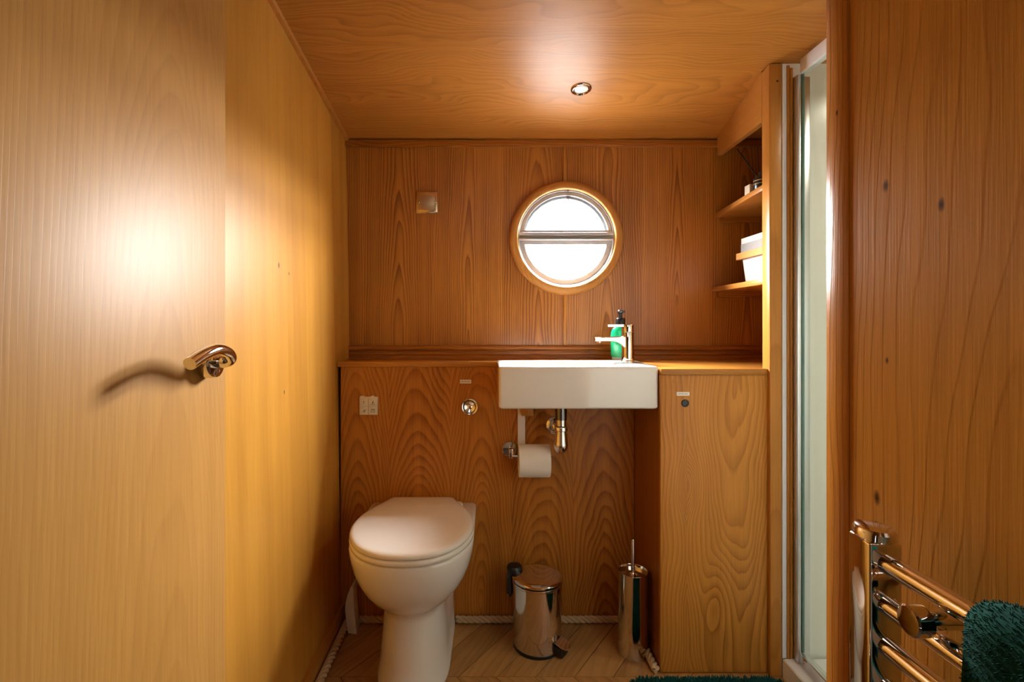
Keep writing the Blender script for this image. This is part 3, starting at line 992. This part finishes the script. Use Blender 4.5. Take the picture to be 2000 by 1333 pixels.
TX, TY = 0.469, 1.700
tap = empty('basin_tap', (TX, TY, BZ), 'chrome single-lever mixer tap on the right of the basin', 'tap')
bm = bmesh.new()
lathe(bm, [(0.0225, 0), (0.0225, 0.002), (0.0195, 0.004), (0.0195, 0.096), (0.0185, 0.098), (0.0, 0.098)], 40, Matrix.Translation((TX, TY, BZ)))
finish('body', bm, M['chrome'], tap)
bm = bmesh.new()
rings = []
for t in range(9):
    s_ = t / 8
    x = TX - 0.012 - s_ * 0.098
    hw_ = 0.0165 - 0.003 * s_
    top = BZ + 0.086 - 0.004 * s_ - 0.002
    bot = BZ + 0.045 + 0.022 * min(1, s_ * 3.2) ** 0.6
    rings.append([(x, TY - hw_, bot + 0.003), (x, TY - hw_ + 0.004, bot), (x, TY + hw_ - 0.004, bot), (x, TY + hw_, bot + 0.003),
                  (x, TY + hw_, top - 0.003), (x, TY + hw_ - 0.004, top), (x, TY - hw_ + 0.004, top), (x, TY - hw_, top - 0.003)])
loft(bm, rings)
finish('spout', bm, M['chrome'], tap, angle=40)
bm = bmesh.new()
lathe(bm, [(0.010, 0), (0.010, 0.006), (0, 0.006)], 20, Matrix.Translation((TX - 0.096, TY, BZ + 0.062)))
finish('aerator', bm, M['steel'], tap)
bm = bmesh.new()
lathe(bm, [(0.0195, 0), (0.0195, 0.022), (0.0185, 0.024), (0, 0.024)], 40, Matrix.Translation((TX, TY, BZ + 0.0985)))
box(bm, TX - 0.068, TX - 0.008, TY - 0.011, TY + 0.011, BZ + 0.1145, BZ + 0.1225)
finish('lever', bm, M['chrome'], tap)

SX, SY = 0.475, 1.815
sb = empty('soap_bottle', (SX, SY, WT), 'green liquid soap bottle with a black pump behind the tap', 'bottle')
def oval(hx_, hy_, z, n=28):
    return [(SX + hx_ * math.cos(2 * PI * i / n), SY + hy_ * math.sin(2 * PI * i / n), z) for i in range(n)]
bm = bmesh.new()
loft(bm, [oval(0.031, 0.020, WT + 0.012), oval(0.034, 0.022, WT + 0.018), oval(0.035, 0.0225, WT + 0.085), oval(0.033, 0.021, WT + 0.102), oval(0.026, 0.017, WT + 0.115), oval(0.014, 0.012, WT + 0.121)])
finish('liquid_body', bm, M['soap'], sb)
bm = bmesh.new()
loft(bm, [oval(0.026, 0.017, WT), oval(0.030, 0.0195, WT + 0.003), oval(0.031, 0.020, WT + 0.0118)])
finish('clear_foot', bm, M['clear'], sb)
bm = bmesh.new()
lathe(bm, [(0.012, 0.119), (0.0165, 0.121), (0.0165, 0.146), (0.014, 0.150), (0.007, 0.151), (0.007, 0.165), (0.010, 0.168), (0.010, 0.175), (0.007, 0.179), (0, 0.179)], 28, Matrix.Translation((SX, SY, WT)))
box(bm, SX - 0.006, SX + 0.006, SY - 0.042, SY - 0.006, WT + 0.1685, WT + 0.1755)
finish('pump', bm, M['black'], sb)

# bottle trap
WX, WY = 0.2385, 1.635
trp = empty('bottle_trap', (WX, WY, 0.61), 'chrome bottle trap under the basin', 'pipe')
bm = bmesh.new()
lathe(bm, [(0.0185, 0.716), (0.0185, 0.7715), (0, 0.7715)], 28, Matrix.Translation((WX, WY, 0)))
finish('tail_pipe', bm, M['dark_metal'], trp)
bm = bmesh.new()
lathe(bm, [(0.014, 0.695), (0.0175, 0.697), (0.0175, 0.716), (0.0155, 0.718), (0.0, 0.718)], 28, Matrix.Translation((WX, WY, 0)))
finish('nut', bm, M['chrome'], trp)
bm = bmesh.new()
lathe(bm, [(0.0, 0.6085), (0.009, 0.6095), (0.0165, 0.614), (0.0215, 0.624), (0.0228, 0.6335), (0.0222, 0.6345), (0.0235, 0.636), (0.0235, 0.638), (0.0225, 0.642), (0.0185, 0.676),
           (0.0185, 0.680), (0.0215, 0.682), (0.0215, 0.692), (0.0195, 0.695), (0, 0.695)], 32, Matrix.Translation((WX, WY, 0)))
finish('trap_body', bm, M['chrome'], trp)
bm = bmesh.new()
tube(bm, [(WX, WY, 0.672), (WX - 0.002, YF - 0.0005, 0.672)], 0.0135, 20)
finish('outlet_pipe', bm, M['chrome'], trp)
bm = bmesh.new()
lathe(bm, [(0.031, 0.0), (0.031, 0.002), (0.024, 0.007), (0.014, 0.008), (0, 0.008)], 32, Matrix.Translation((WX - 0.002, YF, 0.672)) @ TOZ_NEGY)
finish('wall_flange', bm, M['chrome'], trp)

# white strip and timber block below the basin
a, b = PX(1011, 905, YF), PX(1025.5, 790, YF)
o = boxo('cover_strip', M['whiteboard'], None, a.x, b.x, YF - 0.007, YF - 0.0003, a.z, 0.7715, 0.001)
tag(o, 'narrow white strip on the wood panel above the paper roll', 'strip')
a, b = PX(1016, 812, YF - 0.03), PX(1041, 790, YF - 0.03)
bm = bmesh.new()
prism_y(bm, [(a.x + 0.004, a.z), (b.x, a.z), (b.x, 0.7715), (a.x, 0.7715), (a.x, a.z + 0.012)], YF - 0.040, YF - 0.0075)
bevel(bm, 0.001)
o = finish('support_block', bm, M['trimz'])
tag(o, 'small wood block under the basin above the paper roll', 'block')

# ---------------------------------------------------------------- paper holder and roll
p = PX(995, 877, YF)
ph = empty('paper_holder', (p.x, YF, p.z - 0.027), 'chrome toilet paper holder on the wood panel', 'paper holder')
bm = bmesh.new()
lathe(bm, [(0.0265, 0), (0.0265, 0.004), (0.0245, 0.007), (0.020, 0.008), (0, 0.008)], 36, Matrix.Translation((p.x, YF, p.z)) @ TOZ_NEGY)
finish('rose', bm, M['chrome'], ph)
RC = Vector((0.158, 1.703, 0.566))
bm = bmesh.new()
box(bm, p.x - 0.004, p.x + 0.008, RC.y - 0.006, YF - 0.007, p.z - 0.018, p.z + 0.014)
bevel(bm, 0.002)
finish('arm', bm, M['chrome'], ph)
bm = bmesh.new()
tube(bm, [(p.x + 0.002, RC.y, p.z - 0.012), (RC.x + 0.060, RC.y, p.z - 0.012)], 0.006, 14)
finish('roll_bar', bm, M['chrome'], ph)
RZ = p.z - 0.012 - 0.014 + 0.0
pr_ = empty('paper_roll', (RC.x, RC.y, RZ - 0.056), 'white toilet paper roll on its holder', 'paper roll')
bm = bmesh.new()
MX = Matrix.Translation((RC.x - 0.0515, RC.y, RZ)) @ Matrix.Rotation(PI / 2, 4, 'Y')
lathe(bm, [(0.020, 0.0), (0.052, 0.0), (0.0535, 0.0015), (0.0535, 0.1015), (0.052, 0.103), (0.020, 0.103), (0.020, 0.0)], 56, MX, cap=False)
finish('tissue', bm, M['paper'], pr_)
bm = bmesh.new()
lathe(bm, [(0.0198, -0.0003), (0.0190, -0.0003), (0.0190, 0.1033), (0.0198, 0.1033), (0.0198, -0.0003)], 32, MX, cap=False)
finish('card_tube', bm, M['cream'], pr_)

# ---------------------------------------------------------------- toilet
TCX = -0.214
wc = empty('toilet', (TCX, 1.55, 0), 'white toilet with its lid closed', 'toilet')
def pan_ring(z, wb_, wf, ym, yf, yb=YF - 0.0006, n=26, sq_=2.25, rb=0.012):
    pts = [(wb_ - rb, yb), (wb_ - rb * 0.3, yb - rb * 0.3), (wb_, yb - rb)]
    m = 8
    for i in range(1, m):
        t = i / m
        e = t * t * (3 - 2 * t)
        pts.append((wb_ + (wf - wb_) * e, yb - rb + (ym - yb + rb) * t))
    for i in range(n + 1):
        a = PI / 2 * (i / (n / 2))
        c, s_ = math.cos(a), math.sin(a)
        pts.append((wf * math.copysign(abs(c) ** (2 / sq_), c), ym - (ym - yf) * abs(s_) ** (2 / sq_)))
    for i in range(m - 1, 0, -1):
        t = i / m
        e = t * t * (3 - 2 * t)
        pts.append((-(wb_ + (wf - wb_) * e), yb - rb + (ym - yb + rb) * t))
    pts += [(-wb_, yb - rb), (-(wb_ - rb * 0.3), yb - rb * 0.3), (-(wb_ - rb), yb)]
    return [(TCX + x, y, z) for x, y in pts]
spec = [(0.0, .108, .106, 1.55, 1.372), (0.012, .108, .106, 1.55, 1.372), (0.016, .106, .103, 1.55, 1.376), (0.08, .104, .098, 1.55, 1.388), (0.15, .102, .092, 1.55, 1.398),
        (0.20, .101, .089, 1.55, 1.402), (0.218, .101, .090, 1.55, 1.400), (0.228, .102, .097, 1.55, 1.390), (0.240, .105, .109, 1.54, 1.374), (0.258, .112, .124, 1.53, 1.353),
        (0.285, .128, .144, 1.52, 1.329), (0.315, .150, .160, 1.515, 1.312), (0.345, .170, .170, 1.51, 1.301), (0.375, .178, .176, 1.505, 1.295), (0.398, .180, .178, 1.50, 1.2925),
        (0.405, .178, .176, 1.50, 1.295), (0.408, .173, .170, 1.50, 1.301)]
bm = bmesh.new()
loft(bm, [pan_ring(*q) for q in spec])
finish('pan', bm, M['china'], wc, angle=60)
half = [(1.722, 0.092), (1.716, 0.104), (1.700, 0.112), (1.66, 0.131), (1.62, 0.149), (1.57, 0.167), (1.52, 0.1755), (1.47, 0.1755), (1.42, 0.166), (1.37, 0.145), (1.33, 0.115), (1.303, 0.078), (1.290, 0.040), (1.2865, 0.0)]
hp = smooth_path([(w_, y_, 0) for y_, w_ in half], 5)
def lid_ring(z, inset):
    cx_, cy_ = 0.0, 1.52
    out = []
    R_ = [(q.x, q.y) for q in hp] + [(-q.x, q.y) for q in reversed(hp[:-1])]
    for x, y in R_:
        d = math.hypot(x - cx_, y - cy_)
        f_ = (d - inset) / d
        out.append((TCX + cx_ + (x - cx_) * f_, cy_ + (y - cy_) * f_, z))
    return out
bm = bmesh.new()
loft(bm, [lid_ring(0.4085, 0.004), lid_ring(0.411, 0.0), lid_ring(0.419, -0.0015), lid_ring(0.4235, 0.0015), lid_ring(0.4245, 0.006)])
finish('seat_ring', bm, M['seat'], wc, angle=60)
bm = bmesh.new()
loft(bm, [lid_ring(0.4265, 0.008), lid_ring(0.4268, 0.002), lid_ring(0.430, -0.0005), lid_ring(0.436, 0.001), lid_ring(0.4405, 0.006), lid_ring(0.4425, 0.013), lid_ring(0.4435, 0.03), lid_ring(0.4440, 0.08)])
finish('lid', bm, M['seat'], wc, angle=60)
for sx in (-1, 1):
    bm = bmesh.new()
    lathe(bm, [(0.017, 0), (0.017, 0.006), (0.014, 0.011), (0, 0.013)], 24, Matrix.Translation((TCX + sx * 0.118, 1.722, 0.4082)))
    finish('hinge_cap', bm, M['pale'] if sx < 0 else M['seat'], wc)

# white offcut beside the toilet
bm = bmesh.new()
pp = [PX(a_, b_, 1.683) for a_, b_ in ((679.5, 1240), (696.5, 1242), (692, 1195), (689.5, 1150), (687.5, 1146), (684, 1151), (679, 1164), (674.8, 1181), (673.8, 1195), (676, 1218))]
z0 = min(q.z for q in pp)
prism_y(bm, [(q.x, max(0.0, q.z - z0)) for q in pp], 1.683, 1.735)
bevel(bm, 0.0012)
o = finish('skirting_offcut', bm, M['whiteboard'])
tag(o, 'white curved upright piece on the floor left of the toilet', 'offcut')

# ---------------------------------------------------------------- rope along the floor edges
def rope(bm, a, b, r=0.0064, off=0.0064, pitch=0.060):
    a, b = Vector(a), Vector(b)
    t = (b - a)
    L = t.length
    t.normalize()
    u_ = t.orthogonal().normalized()
    v_ = t.cross(u_)
    n = int(L / pitch * 14)
    for s_ in range(3):
        pts = []
        for i in range(n + 1):
            l = L * i / n
            ph_ = 2 * PI * (l / pitch) + s_ * 2 * PI / 3
            pts.append(a + t * l + (u_ * math.cos(ph_) + v_ * math.sin(ph_)) * off)
        tube(bm, pts, r, 7)
def rope_obj(a, b, label):
    bm = bmesh.new()
    rope(bm, a, b)
    o = finish('rope_edging', bm, M['rope'], None, angle=80)
    return tag(o, label, 'rope', 'rope edging around the floor')
rope_obj((-0.455, YF - 0.0135, 0.0135), (-0.326, YF - 0.0135, 0.0135), 'short twisted rope edging in the corner left of the toilet')
rope_obj((-0.102, YF - 0.0135, 0.0135), (0.478, YF - 0.0135, 0.0135), 'twisted rope edging along the panel behind the bin')
rope_obj((-0.4700, 0.16, 0.0135), (-0.4700, YF - 0.03, 0.0135), 'twisted rope edging along the left skirting')
rope_obj((0.4940, YC + 0.0, 0.0135), (0.4940, YF - 0.03, 0.0135), 'twisted rope edging along the side of the cabinet behind the brush holder')

# ---------------------------------------------------------------- pedal bin
BNX, BNY, BNR = 0.1615, 1.628, 0.0785
bn = empty('pedal_bin', (BNX, BNY, 0), 'polished steel pedal bin between toilet and brush holder', 'bin')
MB = Matrix.Translation((BNX, BNY, 0))
bm = bmesh.new()
lathe(bm, [(0.0745, 0.0), (0.076, 0.002), (0.076, 0.010), (0.0745, 0.012)], 56, MB)
finish('base_ring', bm, M['black'], bn)
bm = bmesh.new()
lathe(bm, [(0.0735, 0.011), (0.0752, 0.012), (0.0785, 0.203), (0.0800, 0.205), (0.0800, 0.208), (0.0780, 0.2095), (0, 0.2095)], 64, MB)
finish('body', bm, M['steel'], bn)
bm = bmesh.new()
lathe(bm, [(0.076, 0.2095), (0.077, 0.2100), (0.077, 0.2135), (0.0, 0.2140)], 56, MB)
finish('seal', bm, M['black'], bn)
bm = bmesh.new()
lathe(bm, [(0.0785, 0.2138), (0.0800, 0.2150), (0.0800, 0.2185), (0.0775, 0.2215), (0.065, 0.2255), (0.045, 0.2285), (0.02, 0.2300), (0, 0.2303)], 56, MB)
finish('lid', bm, M['steel'], bn)
ha = math.radians(155)
hx_, hy_ = BNX + 0.078 * math.cos(ha), BNY + 0.078 * math.sin(ha)
bm = bmesh.new()
MH = Matrix.Translation((hx_, hy_, 0)) @ Matrix.Rotation(ha, 4, 'Z')
vs = lathe(bm, [(0.0, 0.214), (0.024, 0.214), (0.0255, 0.219), (0.0255, 0.234), (0.022, 0.2385), (0.0, 0.2395)], 28, MH)
vs = box(bm, 0.004, 0.020, -0.018, 0.018, 0.150, 0.2150)
bmesh.ops.transform(bm, matrix=MH, verts=vs)
finish('hinge_cover', bm, M['black'], bn, angle=40)
bm = bmesh.new()
tube(bm, [(BNX + 0.094 * math.cos(ha), BNY + 0.094 * math.sin(ha), 0.20), (BNX + 0.092 * math.cos(ha), BNY + 0.092 * math.sin(ha), 0.135)], 0.0035, 8)
finish('lift_handle', bm, M['black'], bn)
pa = ha + PI - math.radians(12)
MP = Matrix.Translation((BNX, BNY, 0)) @ Matrix.Rotation(pa, 4, 'Z')
bm = bmesh.new()
vs = box(bm, 0.066, 0.100, -0.020, 0.020, 0.003, 0.032)
bmesh.ops.transform(bm, matrix=MP, verts=vs)
bevel(bm, 0.004)
pd = finish('pedal_block', bm, M['black'], bn)
bm = bmesh.new()
pts_ = [(0.074, -0.021), (0.098, -0.022), (0.112, -0.015), (0.117, 0.0), (0.112, 0.015), (0.098, 0.022), (0.074, 0.021)]
vs0 = len(bm.verts)
a_ = [bm.verts.new((x, y, 0.044 - (x - 0.07) * 0.28)) for x, y in pts_]
b_ = [bm.verts.new((x, y, 0.0475 - (x - 0.07) * 0.28)) for x, y in pts_]
bm.faces.new(list(reversed(a_)))
bm.faces.new(b_)
for i in range(len(pts_)):
    j = (i + 1) % len(pts_)
    bm.faces.new((a_[i], a_[j], b_[j], b_[i]))
bmesh.ops.transform(bm, matrix=MP, verts=bm.verts)
finish('pedal', bm, M['chrome'], bn)

# toilet brush holder
TBX, TBY = 0.4545, 1.588
tb = empty('toilet_brush', (TBX, TBY, 0), 'tall polished steel toilet brush holder beside the cabinet', 'toilet brush')
MT_ = Matrix.Translation((TBX, TBY, 0))
bm = bmesh.new()
lathe(bm, [(0.043, 0.0), (0.0455, 0.003), (0.0455, 0.2525), (0.0465, 0.255), (0.0460, 0.2575), (0.0440, 0.2575), (0.0430, 0.254), (0.0430, 0.02), (0, 0.02)], 56, MT_)
finish('holder', bm, M['steel'], tb)
bm = bmesh.new()
lathe(bm, [(0.0425, 0.243), (0.0425, 0.2455), (0.036, 0.2475), (0.012, 0.2440), (0.007, 0.2480), (0.0, 0.2480)], 48, MT_)
finish('cover_disc', bm, M['steel'], tb)
bm = bmesh.new()
lathe(bm, [(0.0058, 0.244), (0.0062, 0.262), (0.0050, 0.272), (0.0050, 0.352), (0.004, 0.354), (0, 0.354)], 16, MT_)
finish('handle', bm, M['steel'], tb)

# ---------------------------------------------------------------- shower
tray = empty('shower_tray', (1.27, 1.08, 0), 'low white shower tray at the foot of the glass door', 'shower tray')
bm = bmesh.new()
rr_ = lambda i_, z: [(0.8560 + i_, 0.681 + i_, z), (1.699 - i_, 0.681 + i_, z), (1.699 - i_, 1.4795 - i_, z), (0.8560 + i_, 1.4795 - i_, z)]
loft(bm, [rr_(0, 0), rr_(0, 0.052), rr_(0.003, 0.0555), rr_(0.052, 0.0555), rr_(0.060, 0.050), rr_(0.085, 0.030)])
finish('basin', bm, M['tray'], tray, angle=40)
sd = empty('shower_door', (0.905, 1.08, 0.056), 'clear glass shower door in a chrome frame behind the partition', 'shower door')
boxo('wall_batten', M['trimz'], sd, 0.8685, 0.8760, 1.478, 1.4880, 0.0556, 1.770, 0.001)
boxo('wall_batten', M['trimz'], sd, 0.8768, 0.8840, 1.476, 1.4880, 0.0556, 1.762, 0.001)
boxo('edge_strip', M['white_alu'], sd, 0.8558, 0.8680, 1.4800, 1.4885, 0.0558, 1.775, 0.001)
boxo('wall_profile', M['satin'], sd, 0.8845, 0.9000, 1.455, 1.4880, 0.0556, 1.733, 0.002)
boxo('seal', M['glass_edge'], sd, 0.8960, 0.9025, 1.4525, 1.4547, 0.088, 1.733)
boxo('inner_profile', M['satin'], sd, 0.9050, 0.9300, 1.4700, 1.4885, 0.0560, 1.733, 0.002)
boxo('header_rail', M['white_alu'], sd, 0.8900, 0.9150, 0.681, 1.4545, 1.7345, 1.774, 0.003)
boxo('bottom_rail', M['chrome'], sd, 0.8900, 0.9120, 0.681, 1.4545, 0.0556, 0.087, 0.002)
boxo('pane', M['shower_glass'], sd, 0.8970, 0.9020, 0.700, 1.4520, 0.0875, 1.7340)
boxo('near_stile', M['chrome'], sd, 0.8930, 0.9080, 0.681, 0.6995, 0.088, 1.733, 0.002)

# ---------------------------------------------------------------- ceiling downlights
sl = math.atan(0.15)
def downlight(x, y, label, lens, glow=None, name='downlight'):
    z = ceil_z(y) if y > 0.1 else ceil_z(0.1)
    e = empty(name, (x, y, z), label, 'light')
    R_ = Matrix.Translation((x, y, z)) @ (Matrix.Rotation(-sl, 4, 'X') if y > 0.1 else Matrix.Identity(4)) @ Matrix.Rotation(PI, 4, 'X')
    bm = bmesh.new()
    lathe(bm, [(0.0325, 0.0), (0.0325, 0.002), (0.030, 0.0045), (0.0255, 0.0055), (0.0215, 0.003), (0.0205, 0.0005)], 48, R_, cap=False)
    finish('bezel', bm, M['chrome'], e)
    bm = bmesh.new()
    lathe(bm, [(0.0208, 0.0006), (0.015, 0.0022), (0.0, 0.0030)], 32, R_, cap=False)
    finish('lens', bm, lens, e)
    if glow:
        L = area_light('shower_fill_light', (x, y, z - 0.02), (0, 0, 0), 0.04, glow, (1.0, 0.90, 0.74))  # used only for the fill lamp added in the shower
        L.parent = e
        L.location = (0, 0, -0.012)
        L.data.spread = math.radians(150)
    return e
downlight(0.298, 1.611, 'small round chrome ceiling light near the porthole', M['lens'])
downlight(1.28, 1.10, 'small round fill lamp added inside the shower', M['fill_lens'], SHOWER_FILL)  # unseen lamp added to brighten the shower
# unseen lamp added in the hall as soft fill from behind the viewer
hl = empty('hall_fill_lamp', (0.0, -0.55, ceil_z(0.1)), 'round opal fill lamp added in the unseen hall behind the viewer', 'light')
bm = bmesh.new()
lathe(bm, [(0.30, 0.0), (0.30, 0.02), (0.285, 0.045), (0.0, 0.05)], 48, Matrix.Translation((0.0, -0.55, ceil_z(0.1))) @ Matrix.Rotation(PI, 4, 'X'))
finish('fill_shade', bm, plain('fill_shade_lit', (0.9, 0.9, 0.9, 1), 0.5, emit=(1.0, 0.9, 0.76, 1.5)), hl)
L = area_light('hall_fill_light', (0, 0, 0), (0, 0, 0), 0.55, HALL_FILL, (1.0, 0.90, 0.76))
L.parent = hl
L.location = (0, 0, -0.056)

# ---------------------------------------------------------------- towel rail, right foreground
tr_ = empty('towel_rail', (0.392, 0.28, 0.25), 'chrome ladder towel rail on the right partition', 'towel rail')
CX0, CX1 = 0.3765, 0.4075
def column(y0, y1):
    bm = bmesh.new()
    box(bm, CX0, CX1, y0, y1, 0.25, 0.8125)
    bevel(bm, 0.003, 3)
    bmesh.ops.rotate(bm, verts=bm.verts, cent=((CX0 + CX1) / 2, (y0 + y1) / 2, 0), matrix=Matrix.Rotation(math.radians(-5), 3, 'Z'))
    c = finish('column', bm, M['chrome'], tr_)
    bm = bmesh.new()
    S_ = Matrix.Translation(((CX0 + CX1) / 2, (y0 + y1) / 2, 0.8125)) @ Matrix.Diagonal((1.0, 1.18, 1, 1))
    lathe(bm, [(0.0165, 0.0), (0.0175, 0.001), (0.0175, 0.0075), (0.0155, 0.0105), (0.009, 0.0120), (0.0, 0.0125)], 40, S_)
    finish('end_cap', bm, M['chrome'], c)
column(0.500, 0.534)
column(0.030, 0.064)
for k in range(13):
    z = 0.7925 - 0.0405 * k
    if k in (4, 9):
        continue
    bm = bmesh.new()
    tube(bm, [(0.392, 0.060, z), (0.392, 0.504, z)], 0.0095, 20)
    finish('bar', bm, M['chrome'], tr_)
for y in (0.440, 0.120):
    bm = bmesh.new()
    zb = 0.7725
    lathe(bm, [(0.013, 0.0), (0.013, 0.004), (0.0075, 0.006), (0.0075, 0.080), (0.0130, 0.084), (0.0130, 0.096), (0.0115, 0.0975), (0.0, 0.098)], 32,
          Matrix.Translation((0.4595, y, zb)) @ Matrix.Rotation(-PI / 2, 4, 'Y'))
    finish('wall_bracket', bm, M['chrome'], tr_)

# towel over the top bar
tw = empty('towel', (0.392, 0.25, 0.55), 'dark green fluffy towel hung over the towel rail', 'towel')
TZ = 0.7925
def towel_ring(y, sc=1.0):
    """cross section of the folded towel, hanging both sides of the bar"""
    out = []
    ro, ri = 0.026 * sc, 0.0115
    zb_front, zb_back = 0.56, 0.62
    n = 14
    wob = 0.004 * math.sin(y * 31) + 0.003 * math.sin(y * 67 + 1)
    for i in range(7):
        t = i / 7
        out.append((0.392 - ro - 0.012 * (1 - t) - wob * (1 - t), zb_front + (TZ - zb_front) * t))
    for i in range(n + 1):
        a = PI - PI * i / n
        out.append((0.392 + ro * math.cos(a), TZ + ro * math.sin(a)))
    for i in range(1, 8):
        t = i / 7
        out.append((0.392 + ro, TZ + (zb_back - TZ) * t))
    for i in range(8):
        t = i / 7
        out.append((0.392 + ri, zb_back + (TZ - zb_back) * t))
    for i in range(1, n):
        a = PI * i / n
        out.append((0.392 + ri * math.cos(a), TZ + ri * math.sin(a)))
    for i in range(8):
        t = i / 7
        out.append((0.392 - ri - (0.012 * t), TZ + (zb_front - TZ) * t))
    return [(x, y, z) for x, z in out]
bm = bmesh.new()
ys = [0.100 + 0.30 * i / 24 for i in range(25)]
loft(bm, [towel_ring(y, 0.72 if i in (0, 24) else (0.90 if i in (1, 23) else 1.0)) for i, y in enumerate(ys)])
tow = finish('cloth', bm, M['towel'], tw, angle=60)

def pile(name, host, mat, parent, count, ln, rad, seed, zmin=None):
    """short pile fibres standing on a cloth mesh (too many to count)"""
    rnd = random.Random(seed)
    me = host.data
    me.calc_loop_triangles()
    tris = [(t.area, [me.vertices[i].co.copy() for i in t.vertices], t.normal.copy()) for t in me.loop_triangles]
    if zmin is not None:
        tris = [t for t in tris if t[2].z > zmin]
    tot = sum(t[0] for t in tris)
    V, F = [], []
    for area, c, nrm in tris:
        cnt = area / tot * count
        cnt = int(cnt) + (1 if rnd.random() < cnt - int(cnt) else 0)
        for _ in range(cnt):
            r1, r2 = rnd.random(), rnd.random()
            if r1 + r2 > 1:
                r1, r2 = 1 - r1, 1 - r2
            p0 = c[0] + (c[1] - c[0]) * r1 + (c[2] - c[0]) * r2
            d = (nrm + Vector((rnd.uniform(-.6, .6), rnd.uniform(-.6, .6), rnd.uniform(-.6, .4)))).normalized()
            l = ln * rnd.uniform(0.6, 1.2)
            s1 = d.orthogonal().normalized()
            s2 = d.cross(s1)
            b0 = len(V)
            for lv, f_ in ((0, 0.8), (0.6, 1.0), (1.0, 0.35)):
                for k in range(4):
                    an = PI / 2 * k
                    V.append(p0 + d * (l * lv - 0.001) + (s1 * math.cos(an) + s2 * math.sin(an)) * rad * f_)
            for lv in range(2):
                for k in range(4):
                    F.append((b0 + lv * 4 + k, b0 + lv * 4 + (k + 1) % 4, b0 + lv * 4 + 4 + (k + 1) % 4, b0 + lv * 4 + 4 + k))
            F.append((b0 + 8, b0 + 9, b0 + 10, b0 + 11))
    m2 = bpy.data.meshes.new(name)
    m2.from_pydata([tuple(v) for v in V], [], F)
    m2.materials.append(mat)
    m2.shade_smooth()
    o = bpy.data.objects.new(name, m2)
    COL.objects.link(o)
    o.parent = parent
    tag(o, kind='stuff')
    return o
pile('pile', tow, M['towel'], tw, 48000, 0.0034, 0.00042, 3)

# bath mat
mat_ = empty('bath_mat', (0.62, 1.2, 0), 'dark teal tufted bath mat in front of the cabinet', 'bath mat')
bm = bmesh.new()
loft(bm, [rrect(0.622, 1.185, 0.222, 0.268, 0.05, 0.0005), rrect(0.622, 1.185, 0.222, 0.268, 0.05, 0.007), rrect(0.622, 1.185, 0.214, 0.260, 0.045, 0.010)])
bmesh.ops.triangulate(bm, faces=bm.faces)
base = finish('backing', bm, M['rug'], mat_)
pile('pile', base, M['rug'], mat_, 22000, 0.016, 0.0024, 5, zmin=-0.1)
